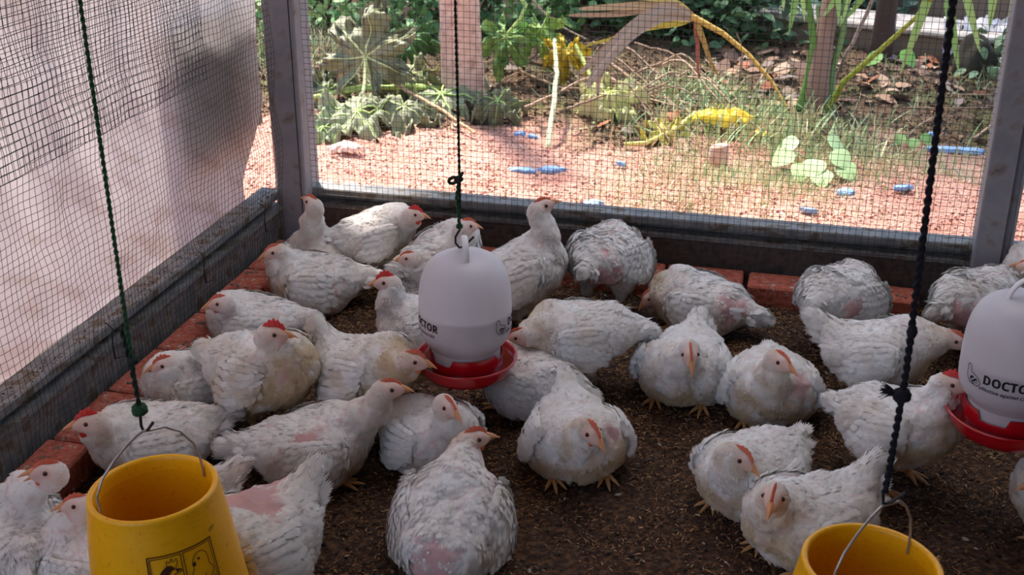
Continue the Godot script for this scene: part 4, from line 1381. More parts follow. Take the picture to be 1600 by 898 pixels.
func knot(mb: MB, at: Vector3, r: float, seed_: int) -> void:
	var k := RandomNumberGenerator.new()
	k.seed = seed_
	for i in 3:
		var pts := []
		var turn := Basis.from_euler(Vector3(k.randf_range(-0.7, 0.7), k.randf() * 6.0, k.randf_range(-0.7, 0.7)))
		for j in 9:
			var a := TAU * j / 8
			pts.append(at + turn * Vector3(cos(a) * r * 0.72, sin(a * 0.5) * r * 0.5 - r * 0.2, sin(a) * r * 0.72))
		mb.tube(pts, [r * 0.5], 7)


func make_ropes() -> void:
	# left feeder
	var e := Vector3(0.505, 0.402, 1.670)
	var o := thing("hanging_rope", "long green braided rope with knots holding the big yellow feeder at left", "rope")
	var mb := MB.new()
	rope(mb, [Vector3(0.497, 2.55, 1.668), Vector3(0.500, 1.2, 1.668), e + Vector3(-0.002, 0.15, 0), e + Vector3(0, 0.045, 0)], 0.0029, 0.011)
	part("cord", mb.mesh(), M.rope_green, o)
	mb = MB.new()
	rope(mb, [e + Vector3(-0.012, 0.172, 0.0), e + Vector3(-0.006, 0.13, 0.002), e + Vector3(0.0, 0.10, 0.005), e + Vector3(0.002, 0.045, 0.003)], 0.0034, 0.016)
	part("loose_end", mb.mesh(), M.rope_dark, o)
	mb = MB.new()
	knot(mb, e + Vector3(0, 0.034, 0), 0.0105, 3)
	part("knot", mb.mesh(), M.rope_green, o)
	mb = MB.new()
	knot(mb, e + Vector3(0, 0.118, 0), 0.008, 4)
	part("knot", mb.mesh(), M.rope_dark, o)
	mb = MB.new()
	mb.tube([e + Vector3(0, 0.03, 0), e + Vector3(-0.001, 0.006, 0), e + Vector3(0.002, -0.003, 0), e + Vector3(0.010, 0.001, 0), e + Vector3(0.020, 0.015, 0.0)], [0.0024], 8)
	part("wire_hook", mb.mesh(), M.iron, o)
	# middle drinker
	e = Vector3(0.772, 0.438, 0.862)
	o = thing("hanging_rope", "dark green rope with a bow knot holding the drinker in the middle", "rope")
	mb = MB.new()
	rope(mb, [Vector3(0.770, 2.55, 0.858), Vector3(0.770, 1.0, 0.860), e + Vector3(0.002, 0.10, 0), e + Vector3(0.0, 0.02, 0)], 0.0026, 0.012)
	part("cord", mb.mesh(), M.rope_dark, o)
	mb = MB.new()
	knot(mb, e + Vector3(0.0, 0.018, 0), 0.006, 5)
	rope(mb, [e + Vector3(0.0, 0.115, 0.002), e + Vector3(-0.004, 0.08, 0.003), e + Vector3(0.0, 0.05, 0.004), e + Vector3(0.0, 0.02, 0.003)], 0.003, 0.012)
	part("knot", mb.mesh(), M.rope_green, o)
	mb = MB.new()
	knot(mb, e + Vector3(0.0, 0.118, 0), 0.008, 6)
	var loop := []
	for i in 9:
		var t := TAU * i / 8
		loop.append(e + Vector3(-0.011 - 0.009 * cos(t), 0.117 + 0.007 * sin(t) - 0.003 * cos(t), 0.003 + 0.002 * sin(t)))
	mb.tube(loop, [0.0036], 7)
	mb.tube([e + Vector3(0.002, 0.122, 0.002), e + Vector3(0.010, 0.136, 0.003)], [0.004, 0.003], 6)
	mb.ball(e + Vector3(0.001, 0.255, 0), Vector3(0.0042, 0.006, 0.0042), Basis(), 8)
	part("bow_knot", mb.mesh(), M.rope_dark, o)
	mb = MB.new()
	mb.tube([e + Vector3(0.001, 0.012, 0), e + Vector3(-0.009, -0.006, 0), e + Vector3(-0.009, -0.020, 0.0), e + Vector3(-0.001, -0.029, 0), e + Vector3(0.010, -0.024, 0.0), e + Vector3(0.030, -0.002, 0)], [0.0023], 8)
	part("wire_hook", mb.mesh(), M.iron, o)
	# right feeder
	e = Vector3(1.597, 0.392, 1.572)
	o = thing("hanging_rope", "thick blackish rope with a frayed knot in front at right", "rope")
	mb = MB.new()
	rope(mb, [Vector3(1.585, 2.55, 1.560), Vector3(1.590, 1.2, 1.566), e + Vector3(0.004, 0.20, 0), e + Vector3(0.0, 0.01, 0)], 0.0044, 0.013)
	part("cord", mb.mesh(), M.rope_black, o)
	mb = MB.new()
	knot(mb, e + Vector3(0.003, 0.165, 0), 0.0105, 8)
	var k := RandomNumberGenerator.new()
	k.seed = 5
	for i in 40:
		var d := Vector3(-0.024, k.randf_range(-0.006, 0.014), k.randf_range(-0.01, 0.012))
		mb.tube([e + Vector3(0, 0.165, 0), e + Vector3(0, 0.168, 0) + d * 0.6, e + Vector3(0, 0.166 + k.randf_range(-0.006, 0.004), 0) + d * k.randf_range(0.8, 1.15)], [0.0012, 0.0009, 0.0004], 4)
	part("frayed_knot", mb.mesh(), M.rope_black, o)
	mb = MB.new()
	mb.ball(e + Vector3(0.004, 0.26, 0), Vector3(0.0075, 0.011, 0.0075), Basis(), 8)
	part("knot", mb.mesh(), M.rope_black, o)
	mb = MB.new()
	mb.tube([e + Vector3(0, 0.03, 0), e + Vector3(-0.002, 0.006, 0), e + Vector3(0.0, -0.008, 0), e + Vector3(0.010, -0.004, 0), e + Vector3(0.026, 0.014, 0.0)], [0.0024], 8)
	part("wire_hook", mb.mesh(), M.iron, o)


# ------------------------------------------------------------------ litter on the pen floor
func make_litter() -> void:
	var mb := MB.new()
	for q in [[-0.5, 0.0, 0.0], [-0.2, 0.10, 0.13], [0.15, 0.12, 0.14], [0.5, 0.02, 0.02]]:
		mb.p(Vector3(q[0], q[1], -q[2]))
		mb.p(Vector3(q[0], q[1] + 0.10, 0))
		mb.p(Vector3(q[0], q[1], q[2]))
	for j in 3:
		for i in 2:
			var a := j * 3 + i
			mb.quad(a, a + 3, a + 4, a + 1)
	var husk := mb.mesh()
	var where := []
	var tint := PackedColorArray()
	var r := RandomNumberGenerator.new()
	r.seed = 21
	var tones := [lin(172, 134, 92), lin(136, 100, 66), lin(104, 75, 49), lin(72, 50, 35), lin(50, 34, 25), lin(196, 166, 128)]
	while where.size() < 90000:
		var x := r.randf_range(0.02, 2.3)
		var z := r.randf_range(0.02, 2.25)
		var patch := rough.get_noise_2d(x * 6.0 + 3.0, z * 6.0)
		if r.randf() > 0.55 + patch * 1.1:
			continue
		var l := r.randf_range(0.005, 0.0125)
		var b := Basis.from_euler(Vector3(r.randfn(0.0, 0.35), r.randf() * TAU, r.randfn(0.0, 0.3)))
		where.append(Transform3D(b.scaled_local(Vector3(l, l, l * r.randf_range(0.6, 1.2))), Vector3(x, floor_height(x, z) + r.randf_range(0.0005, 0.004), z)))
		var pick := r.randf()
		var far := smoothstep(1.2, 0.5, z)
		var t: Color = tones[0] if pick < 0.10 + 0.16 * far else tones[1] if pick < 0.32 + 0.2 * far else tones[2] if pick < 0.58 else tones[3] if pick < 0.8 else tones[4] if pick < 0.985 else tones[5]
		tint.append(t)
	var o := thing("husk_litter", "loose brown husk litter covering the pen floor", "litter")
	o.set_meta("kind", "stuff")
	copies("husks", husk, M.husk, where, tint, o)
	# dark crumbly clods
	mb = MB.new()
	mb.ball(Vector3.ZERO, Vector3(0.5, 0.35, 0.45), Basis(), 8)
	for i in mb.v.size():
		mb.v[i] *= 1.0 + 0.5 * noise.get_noise_3d(mb.v[i].x * 5.0, mb.v[i].y * 5.0, mb.v[i].z * 5.0)
	where = []
	tint = PackedColorArray()
	while where.size() < 3500:
		var x := r.randf_range(0.03, 2.3)
		var z := r.randf_range(0.03, 2.25)
		if r.randf() > 0.4 + rough.get_noise_2d(x * 5.0 + 30.0, z * 5.0):
			continue
		var l := r.randf_range(0.004, 0.013)
		where.append(Transform3D(Basis.from_euler(Vector3(r.randf() * 6.0, r.randf() * 6.0, 0)).scaled(Vector3(l, l * 0.7, l)), Vector3(x, floor_height(x, z) + l * 0.15, z)))
		tint.append([lin(44, 32, 26), lin(58, 44, 36), lin(84, 74, 66), lin(36, 26, 20)][r.randi() % 4])
	copies("clods", mb.mesh(), M.husk, where, tint, o)
	# fallen white down
	where = []
	tint = PackedColorArray()
	for i in 160:
		var x := r.randf_range(0.05, 2.2)
		var z := r.randf_range(0.1, 2.1)
		var l := r.randf_range(0.006, 0.016)
		where.append(Transform3D(Basis.from_euler(Vector3(r.randfn(0, 0.3), r.randf() * 6.0, r.randfn(0, 0.3))).scaled_local(Vector3(l, l, l)), Vector3(x, floor_height(x, z) + 0.004, z)))
		tint.append(lin(176, 166, 156))
	copies("fallen_down", fluff_mesh, M.feather, where, tint, o)


# ------------------------------------------------------------------ chickens
func make_fluff() -> ArrayMesh:  # a small ragged body feather: root at 0, tip towards +x, y outwards
	var mb := MB.new()
	var rows := [[0.0, 0.08, 0.0], [0.3, 0.21, 0.055], [0.62, 0.24, 0.07]]
	for r in rows:
		for s in [-1.0, 0.0, 1.0]:
			mb.p(Vector3(r[0], r[2] - 0.05 * absf(s), r[1] * s))
	for j in 2:
		for i in 2:
			var a := j * 3 + i
			mb.quad(a, a + 3, a + 4, a + 1)
	var spikes := [[-0.24, -0.13, 0.86, -0.27], [-0.15, -0.03, 1.0, -0.12], [-0.05, 0.06, 0.92, 0.02], [0.03, 0.15, 1.04, 0.12], [0.12, 0.24, 0.88, 0.26]]
	for s in spikes:
		var y := 0.07 - 0.05 * absf(s[3] * 4.0)
		mb.tri(mb.p(Vector3(0.6, y, s[0])), mb.p(Vector3(s[2], y - 0.03, s[3])), mb.p(Vector3(0.6, y, s[1])))
	var n := PackedVector3Array()
	for q in mb.v:
		n.append(Vector3(0.03, 1.0, q.z * 0.4).normalized())
	fix_winding(mb, n)
	return mb.mesh(n)


func make_vane() -> ArrayMesh:  # a long wing or tail feather with a frayed tip
	var mb := MB.new()
	var rows := [[0.0, 0.03], [0.2, 0.075], [0.45, 0.10], [0.68, 0.105]]
	for r in rows:
		for s in [-1.0, 0.0, 1.0]:
			mb.p(Vector3(r[0], 0.05 * sin(r[0] * 2.6) - 0.025 * absf(s), r[1] * s * (1.15 if s > 0.0 else 0.85)))
	for j in rows.size() - 1:
		for i in 2:
			var a := j * 3 + i
			mb.quad(a, a + 3, a + 4, a + 1)
	var y := 0.05 * sin(1.77)
	for s in [[-0.090, -0.055, 0.84, -0.100], [-0.065, -0.015, 0.93, -0.060], [-0.035, 0.030, 1.0, -0.008], [0.0, 0.060, 0.95, 0.035], [0.035, 0.095, 0.90, 0.080], [0.075, 0.121, 0.82, 0.118]]:
		mb.tri(mb.p(Vector3(0.68, y - 0.2 * absf(s[0]), s[0])), mb.p(Vector3(s[2], y - 0.015, s[3])), mb.p(Vector3(0.68, y - 0.2 * absf(s[1]), s[1])))
	var n := PackedVector3Array()
	for q in mb.v:
		n.append(Vector3(0.03, 1.0, q.z * 1.2).normalized())
	fix_winding(mb, n)
	return mb.mesh(n)


func fix_winding(mb: MB, n: PackedVector3Array) -> void:
	for i in range(0, mb.ix.size(), 3):
		var a := mb.ix[i]
		var f := (mb.v[mb.ix[i + 2]] - mb.v[a]).cross(mb.v[mb.ix[i + 1]] - mb.v[a])
		if f.dot(n[a]) < 0.0:
			var t := mb.ix[i + 1]
			mb.ix[i + 1] = mb.ix[i + 2]
			mb.ix[i + 2] = t


class Rig:  # tapered capsules joined by a smooth minimum
	var a := PackedVector3Array()
	var ab := PackedVector3Array()
	var inv := PackedFloat32Array()
	var ra := PackedFloat32Array()
	var dr := PackedFloat32Array()
	var flow := PackedVector3Array()  # the way the feathers lie
	var plume := PackedFloat32Array()  # feather length
	var k := 0.03
	var use := PackedInt32Array()

	func add(p: Vector3, q: Vector3, r0: float, r1: float, lie: Vector3, feather: float) -> void:
		a.append(p)
		ab.append(q - p)
		inv.append(1.0 / maxf((q - p).length_squared(), 1e-9))
		ra.append(r0)
		dr.append(r1 - r0)
		flow.append(lie.normalized())
		plume.append(feather * 0.92)
		use.append(a.size() - 1)

	func one(i: int, p: Vector3) -> float:
		var d := p - a[i]
		var t := clampf(d.dot(ab[i]) * inv[i], 0.0, 1.0)
		return (d - ab[i] * t).length() - ra[i] - dr[i] * t

	func at(p: Vector3) -> float:
		var m := 1.0
		for i in use:
			var d := p - a[i]
			var t := clampf(d.dot(ab[i]) * inv[i], 0.0, 1.0)
			var e := (d - ab[i] * t).length() - ra[i] - dr[i] * t
			var h := k - absf(m - e)
			m = minf(m, e)
			if h > 0.0:
				m -= h * h * 0.25 / k
		return m

	func lie(p: Vector3) -> Array:  # [flow, feather length] blended over the bones nearby
		var f := Vector3.ZERO
		var l := 0.0
		var s := 0.0
		for i in a.size():
			var w := exp(-maxf(one(i, p), -0.01) / 0.012)
			f += flow[i] * w
			l += plume[i] * w
			s += w
		return [f / maxf(s, 1e-9), l / maxf(s, 1e-9)]

	func net(mb: MB, h: float) -> void:  # surface nets over the cells near the surface
		var lo := Vector3.ONE * 9.0
		var hi := -lo
		for i in a.size():
			for e in [[a[i], ra[i]], [a[i] + ab[i], ra[i] + dr[i]]]:
				lo = lo.min(e[0] - Vector3.ONE * (e[1] + k * 0.6 + h))
				hi = hi.max(e[0] + Vector3.ONE * (e[1] + k * 0.6 + h))
		var b := Vector3i(((hi - lo) / (h * 4.0)).ceil())
		var n := b * 4
		var sx := 1
		var sy := n.x + 1
		var sz := sy * (n.y + 1)
		var f := PackedFloat32Array()
		f.resize(sz * (n.z + 1))
		f.fill(1.0)
		var cells := PackedInt32Array()
		var all := PackedInt32Array(range(a.size()))
		var half := h * 2.0 * 1.7321
		for bz in b.z:
			for by in b.y:
				for bx in b.x:
					use = all
					var mid := lo + Vector3(bx + 0.5, by + 0.5, bz + 0.5) * h * 4.0
					var d := at(mid)
					var base := bx * 4 + by * 4 * sy + bz * 4 * sz
					if absf(d) > half + h:
						if d < 0.0:
							for z in 4:
								for y in 4:
									for x in 4:
										f[base + x + y * sy + z * sz] = -1.0
						continue
					use = PackedInt32Array()
					for i in all:
						if one(i, mid) < d + 2.0 * half + k:
							use.append(i)
					for z in 4:
						for y in 4:
							for x in 4:
								f[base + x + y * sy + z * sz] = at(lo + Vector3(bx * 4 + x, by * 4 + y, bz * 4 + z) * h)
					cells.append(base)
		use = all
		var corner := [0, sx, sy, sy + sx, sz, sz + sx, sz + sy, sz + sy + sx]
		var at_corner := [Vector3(0, 0, 0), Vector3(1, 0, 0), Vector3(0, 1, 0), Vector3(1, 1, 0), Vector3(0, 0, 1), Vector3(1, 0, 1), Vector3(0, 1, 1), Vector3(1, 1, 1)]
		var edges := [[0, 1], [2, 3], [4, 5], [6, 7], [0, 2], [1, 3], [4, 6], [5, 7], [0, 4], [1, 5], [2, 6], [3, 7]]
		var id := {}
		var list := PackedInt32Array()
		for base in cells:
			for z in 4:
				for y in 4:
					for x in 4:
						var c: int = base + x + y * sy + z * sz
						if f[c + sz + sy + sx] == 1.0 and f[c] == 1.0:
							continue
						var inside := 0
						for q in 8:
							if f[c + corner[q]] < 0.0:
								inside += 1
						if inside == 0 or inside == 8:
							continue
						var sum := Vector3.ZERO
						var count := 0
						for e in edges:
							var u: float = f[c + corner[e[0]]]
							var v: float = f[c + corner[e[1]]]
							if (u < 0.0) != (v < 0.0):
								sum += at_corner[e[0]].lerp(at_corner[e[1]], u / (u - v))
								count += 1
						var cell := Vector3(c % sy, (c / sy) % (n.y + 1), c / sz)
						id[c] = mb.p(lo + (cell + sum / count) * h)
						list.append(c)
		for c in list:
			var s0: bool = f[c] < 0.0
			for axis in [[sx, sy, sz], [sy, sz, sx], [sz, sx, sy]]:
				if s0 == (f[c + axis[0]] < 0.0):
					continue
				var i1: int = id.get(c - axis[1], -1)
				var i2: int = id.get(c - axis[1] - axis[2], -1)
				var i3: int = id.get(c - axis[2], -1)
				if i1 < 0 or i2 < 0 or i3 < 0:
					continue
				if s0:
					mb.quad(id[c], i3, i2, i1)
				else:
					mb.quad(id[c], i1, i2, i3)


# at: place on the litter (x, z); yaw: degrees; head: (forward, up, right) of the skull; look: degrees the beak turns from the body; nod: degrees up
# opt: size, stand, tail (degrees up), fan, comb, dirt, lift (degrees the breast is raised), bare ([forward, up, right, radius] of naked skin)
func chicken(label: String, at: Vector2, yaw: float, head: Vector3, look: float, nod: float, opt := {}) -> void:
	var whole: float = opt.get("size", 1.0)
	var s := whole * 0.86
	var stand: bool = opt.get("stand", false)
	var tail: float = deg_to_rad(opt.get("tail", 10.0))
	var fan: float = opt.get("fan", 0.8)
	var comb: float = opt.get("comb", 0.3)
	var dirt: float = opt.get("dirt", 0.4)
	var lift: float = deg_to_rad(opt.get("lift", 14.0 if stand else 6.0))
	var bare: Array = opt.get("bare", [])
	var o := thing("chicken", label, "chicken", Vector3(at.x, 0, at.y), deg_to_rad(yaw), "white broiler chickens on the litter")
	var yb := (0.165 if stand else 0.080) * s
	var mine := RandomNumberGenerator.new()
	mine.seed = hash(label)
	var seed_ := mine.randf() * 90.0
	var tip := Transform3D(Basis(Vector3.BACK, lift), Vector3(0, yb, 0)) * Transform3D(Basis.from_scale(Vector3(0.82, 1.0, 1.0) * s), Vector3.ZERO)
	var B := func(x: float, y: float, z: float) -> Vector3: return tip * Vector3(x, y, z)
	var bk: Vector3 = (tip.basis * Vector3(-1, 0.02, 0)).normalized()
	var rig := Rig.new()
	rig.k = 0.035 * s
	for z in [-1.0, 1.0]:
		rig.add(B.call(0.055, 0.006, 0.034 * z), B.call(-0.085, 0.008, 0.030 * z), 0.073 * s, 0.063 * s, bk + Vector3(0, -0.15, 0), 0.021 * s)
	rig.add(B.call(0.075, -0.004, 0), B.call(0.105, 0.012, 0), 0.068 * s, 0.056 * s, bk + Vector3(0, -0.7, 0), 0.018 * s)
	var td: Vector3 = (tip.basis * Vector3(-cos(tail), sin(tail), 0)).normalized() * s
	rig.add(B.call(-0.10, 0.018, 0), B.call(-0.10, 0.018, 0) + td * 0.095 * (0.70 + 0.5 * fan), 0.052 * s, 0.024 * s, td, 0.036 * s)
	for z in [-1.0, 1.0]:
		if stand:
			rig.add(B.call(0.0, -0.045, 0.052 * z), Vector3(-0.012 * s, 0.062 * s, 0.052 * z * s), 0.048 * s, 0.017 * s, Vector3(-0.3, -1, 0), 0.016 * s)
		else:
			rig.add(B.call(0.012, -0.038, 0.070 * z), B.call(-0.06, -0.034, 0.062 * z), 0.042 * s, 0.040 * s, bk + Vector3(0, -0.3, 0), 0.018 * s)
	# neck and head
	var e := whole * 1.0
	var face := Basis(Vector3.UP, deg_to_rad(look)) * Basis(Vector3.BACK, deg_to_rad(nod))
	var hf := face.x
	var hu := face.y
	var hr := face.z
	var skull := head
	var nape := skull - hf * 0.012 * e - hu * 0.012 * e
	var root: Vector3 = B.call(0.092, 0.044, 0)
	var bow := (root + nape) / 2 + Vector3(0.016, -0.006, 0) * s
	if (nape - root).length() > 0.12 * s:
		bow += Vector3(0.010, 0, 0) * s
	rig.add(root, bow, 0.049 * s, 0.034 * s, (root - bow) + Vector3(0.02, 0, 0) * s, 0.015 * s)
	rig.add(bow, nape, 0.032 * s, 0.0215 * e, bow - nape, 0.011 * s)
	var mb := MB.new()
	rig.net(mb, 0.0075)
	var body_end := mb.v.size()
	var hd := Rig.new()
	hd.k = 0.010 * e
	hd.add(skull - hf * 0.011 * e - hu * 0.002 * e, skull + hf * 0.009 * e - hu * 0.0005 * e, 0.0160 * e, 0.0136 * e, -hf - hu * 0.3, 0.008 * e)
	hd.add(skull + hf * 0.010 * e, skull + hf * 0.026 * e - hu * 0.003 * e, 0.0118 * e, 0.0088 * e, -hf, 0.004 * e)
	hd.add(skull - hu * 0.011 * e - hf * 0.004 * e, skull + hf * 0.017 * e - hu * 0.011 * e, 0.0118 * e, 0.0078 * e, -hf - hu * 0.4, 0.006 * e)
	hd.add(nape + (bow - nape).normalized() * 0.018 * e, nape, 0.0265 * e, 0.0225 * e, bow - nape, 0.009 * e)
	hd.net(mb, 0.0034)
	var normal := mb.normals()
	# soft lumps where the feathers clump, then stains, bare skin and the plumage
	var where := []
	var tint := PackedColorArray()
	var white := Color(0.83, 0.815, 0.785)
	var stain := Color(0.53, 0.38, 0.20)
	var skin := Color(0.64, 0.38, 0.35)
	for i in mb.v.size():
		var p := mb.v[i]
		var is_head := i >= body_end
		var n := normal[i]
		if not is_head:
			p += n * (0.0075 * noise.get_noise_3d(p.x * 24.0 + seed_, p.y * 24.0, p.z * 24.0) + 0.009 * noise.get_noise_3d(p.x * 11.0, p.y * 11.0 + seed_, p.z * 11.0)) * s
			p.y = maxf(p.y, 0.002)
			mb.v[i] = p
		var near: Array = (hd if is_head else rig).lie(p)
		var lie: Vector3 = near[0]
		var length: float = near[1]
		var spots := rough.get_noise_3d(p.x * 14.0 + seed_, p.y * 14.0, p.z * 14.0)
		var low := smoothstep(0.05, -0.05, (p.y - yb) / s) * smoothstep(-0.12, 0.10, p.x / s) + 0.35 * smoothstep(0.06, 0.13, p.x / s)
		var soil := clampf(dirt * (low * 2.0 + 0.32) * (0.85 + 1.6 * spots), 0.0, 0.85)
		var shade := white.lerp(stain, soil)
		var naked := 0.0
		for q in bare:
			var d: float = (p - Vector3(q[0], q[1], q[2])).length() / q[3]
			naked = maxf(naked, smoothstep(1.25, 0.45, d + 0.55 * spots + 0.4 * noise.get_noise_3d(p.x * 60.0, p.y * 60.0 + seed_, p.z * 60.0)))
		if is_head:
			var q := p - skull
			var fx := q.dot(hf) / e
			var fy := q.dot(hu) / e
			# the face is bare and pink round the eye and down to the beak
			naked = smoothstep(0.011, 0.019, fx) * 0.9 + 0.8 * smoothstep(0.013, 0.007, Vector2(fx - 0.007, fy - 0.002).length())
			naked = clampf(naked, 0.0, 1.0)
			mb.c[i] = shade.lerp(Color(0.74, 0.46, 0.38), 0.45 + naked * 0.4)
		else:
			var parting := smoothstep(0.10, 0.02, absf(noise.get_noise_3d(p.x * 15.0, p.y * 15.0 + seed_, p.z * 15.0 + 31.0)))
			mb.c[i] = shade.lerp(skin.lerp(Color(0.50, 0.30, 0.32), clampf(spots + 0.4, 0.0, 1.0)), clampf(naked + 0.5 * parting, 0.0, 1.0))
			if parting > 0.5 and mine.randf() < 0.75 * parting:
				continue
		if p.y < 0.004 or mine.randf() < naked * 0.90 or (is_head and i % 3 == 0):
			continue
		var x := (lie - n * lie.dot(n))
		if x.length_squared() < 1e-6:
			continue
		x = x.normalized()
		var z := x.cross(n).normalized()
		var up := mine.randfn(0.13, 0.10) + (0.12 if is_head else 0.0)
		x = (x * cos(up) + n * sin(up)).rotated(n, mine.randfn(0.0, 0.25))
		var y := z.cross(x).normalized()
		z = x.cross(y)
		length *= mine.randf_range(0.75, 1.3) * (1.0 - 0.55 * naked)
		where.append(Transform3D(Basis(x * length, y * length, z * length * 0.95), p - n * 0.001 - x * length * 0.3))
		var v := mine.randf_range(0.87, 1.05) * (0.72 if mine.randf() < 0.012 else 1.0)
		tint.append(Color(shade.r * v, shade.g * v, shade.b * v))
	part("body", mb.mesh(), M.skin, o)
	# wings: a flat lobe over each flank, coverts, then long flight feathers towards the tail
	var vanes := []
	var vane_tint := PackedColorArray()
	for side in [-1.0, 1.0]:
		vanes = []
		vane_tint = PackedColorArray()
		var wing := MB.new()
		var rings := []
		var sec := 14
		for i in sec + 1:
			var t := float(i) / sec
			var mid: Vector3 = B.call(lerpf(0.088, -0.135, t), lerpf(0.020, 0.020, t) - 0.012 * sin(PI * t), side * (0.098 + 0.026 * sin(PI * minf(t * 1.1, 1.0)) - 0.042 * t))
			var hh := s * 0.057 * pow(sin(PI * clampf(t * 0.80 + 0.14, 0.0, 1.0)), 0.75)
			var th := s * (0.020 * (1.0 - t) + 0.006) * pow(sin(PI * clampf(t * 0.86 + 0.1, 0.0, 1.0)), 0.5)
			var up := Vector3(0, cos(0.35), -side * sin(0.35))
			var out := Vector3(0, sin(0.35), side * cos(0.35))
			var ring := []
			for k in 16:
				var a: float = TAU * k / 16 * -side
				ring.append(mid + up * sin(a) * hh + out * cos(a) * th)
			rings.append(ring)
		wing.ring_loft(rings)
		var wn := wing.normals()
		var wdir: Vector3 = (B.call(-0.125, 0.02, side * 0.06) - B.call(0.085, 0.02, side * 0.09)).normalized()
		for i in wing.v.size():
			var p := wing.v[i]
			var spots := rough.get_noise_3d(p.x * 14.0 + seed_, p.y * 14.0, p.z * 14.0)
			var shade := white.lerp(stain, clampf(dirt * 0.6 * (0.4 + 1.6 * spots), 0.0, 0.75))
			wing.c[i] = shade
			var n := wn[i]
			if n.z * side < -0.2 or p.y < 0.01:
				continue
			for rep in 4:
				var q := p + Vector3(mine.randf_range(-0.009, 0.009), mine.randf_range(-0.005, 0.005), 0) * s
				var x := (wdir + Vector3(0, -0.22, 0))
				x = (x - n * x.dot(n)).normalized()
				var z := x.cross(n).normalized()
				x = (x * cos(0.16) + n * sin(mine.randfn(0.14, 0.08))).rotated(n, mine.randfn(0.0, 0.16)).normalized()
				var y := z.cross(x).normalized()
				z = x.cross(y)
				var l := s * lerpf(0.020, 0.030, float(i) / wing.v.size()) * mine.randf_range(0.85, 1.2)
				where.append(Transform3D(Basis(x * l, y * l, z * l), q - x * l * 0.3))
				var v := mine.randf_range(0.93, 1.04)
				tint.append(Color(shade.r * v, shade.g * v, shade.b * v))
		var w := part("wing", wing.mesh(), M.skin, o)
		for i in 16:
			var t := float(i) / 15
			var row := i % 2
			var p: Vector3 = B.call(lerpf(0.02, -0.105, t), lerpf(-0.020, 0.030, t) + 0.012 * row, side * lerpf(0.112, 0.072, t))
			var x := (wdir + Vector3(0, -0.10 + 0.10 * t, -side * 0.16)).normalized().rotated(Vector3.BACK, mine.randfn(0.0, 0.06))
			var n := Vector3(0, 0.55, side)
			var z := x.cross(n).normalized()
			var y := z.cross(x).normalized()
			var l := s * lerpf(0.056, 0.066, t) * mine.randf_range(0.9, 1.1)
			vanes.append(Transform3D(Basis(x * l, y * l, z * l * 0.85), p))
			var v := mine.randf_range(0.90, 1.02)
			var c := white.lerp(stain, dirt * 0.25 * mine.randf())
			vane_tint.append(Color(c.r * v, c.g * v, c.b * v))
		copies("flight_feathers", vane_mesh, M.feather, vanes, vane_tint, w)
	vanes = []
	vane_tint = PackedColorArray()
	copies("plumage", fluff_mesh, M.feather, where, tint, o)
	# tail: a fan of vanes
	for i in 39:
		var t := (i % 13) / 12.0 * 2.0 - 1.0
		var upper := i / 13 - 0.5
		var spread := t * fan * 0.62 + mine.randfn(0.0, 0.06)
		var el := tail + 0.18 * upper - 0.25 * absf(t) + mine.randfn(0.0, 0.10)
		var x: Vector3 = (tip.basis * Vector3(-cos(el) * cos(spread), sin(el), sin(spread) * cos(el))).normalized()
		var n: Vector3 = (tip.basis * Vector3(sin(el), cos(el), t * 1.1)).normalized()
		var z := x.cross(n).normalized()
		var y := z.cross(x).normalized()
		var l := s * (0.078 - 0.018 * absf(t)) * mine.randf_range(0.78, 1.12) * (0.8 + 0.3 * fan)
		vanes.append(Transform3D(Basis(x * l, y * l, z * l * 1.25), B.call(-0.125, 0.022, 0.016 * t) + td * 0.022))
		var v := mine.randf_range(0.93, 1.03)
		var c := white.lerp(stain, dirt * 0.3 * mine.randf())
		vane_tint.append(Color(c.r * v, c.g * v, c.b * v))
	copies("tail_feathers", vane_mesh, M.feather, vanes, vane_tint, o)
	# beak, comb, wattles, eyes
	var H := func(f: float, u: float, r: float) -> Vector3: return skull + (hf * f + hu * u + hr * r) * e
	var gape: float = opt.get("gape", 0.0)
	var bm := MB.new()
	var rings := []
	for i in 7:
		var t := i / 6.0
		var cx := 0.021 + 0.031 * t
		var cy := 0.000 - 0.002 * t - 0.007 * t * t
		var rr := 0.0096 * pow(1.0 - t, 0.75) + 0.0005
		var ring := []
		for k in 10:
			var a := TAU * k / 10
			ring.append(H.call(cx, cy + sin(a) * rr * (1.0 if sin(a) > 0.0 else 0.35), cos(a) * rr * 0.8))
		rings.append(ring)
	bm.ring_loft(rings)
	var beak := part("beak", bm.mesh(), M.beak, o)
	bm = MB.new()
	rings = []
	for i in 5:
		var t := i / 4.0
		var rr := 0.0068 * pow(1.0 - t, 0.6) + 0.0004
		var ring := []
		for k in 8:
			var a := TAU * k / 8
			ring.append(H.call(0.020 + 0.022 * t, -0.0066 - (0.0015 + gape * 0.009) * t + sin(a) * rr * 0.5, cos(a) * rr * 0.85))
		rings.append(ring)
	bm.ring_loft(rings)
	part("lower_beak", bm.mesh(), M.beak, o)
	var cm := MB.new()
	var high := 0.0035 + 0.0125 * comb
	var teeth := 5
	var rim := []
	var foot := []
	for i in teeth * 4 + 1:
		var t := float(i) / (teeth * 4)
		var x := 0.026 - 0.040 * t
		var base := 0.0075 + 0.0105 * sin(PI * clampf(t * 0.75 + 0.08, 0.0, 1.0))
		var tooth := absf(fmod(t * teeth, 1.0) - 0.5) * 2.0
		foot.append(Vector2(x, base - 0.003))
		rim.append(Vector2(x - 0.004 * t, base + high * sin(PI * clampf(t * 0.86 + 0.10, 0.0, 1.0)) * (1.0 - 0.42 * tooth)))
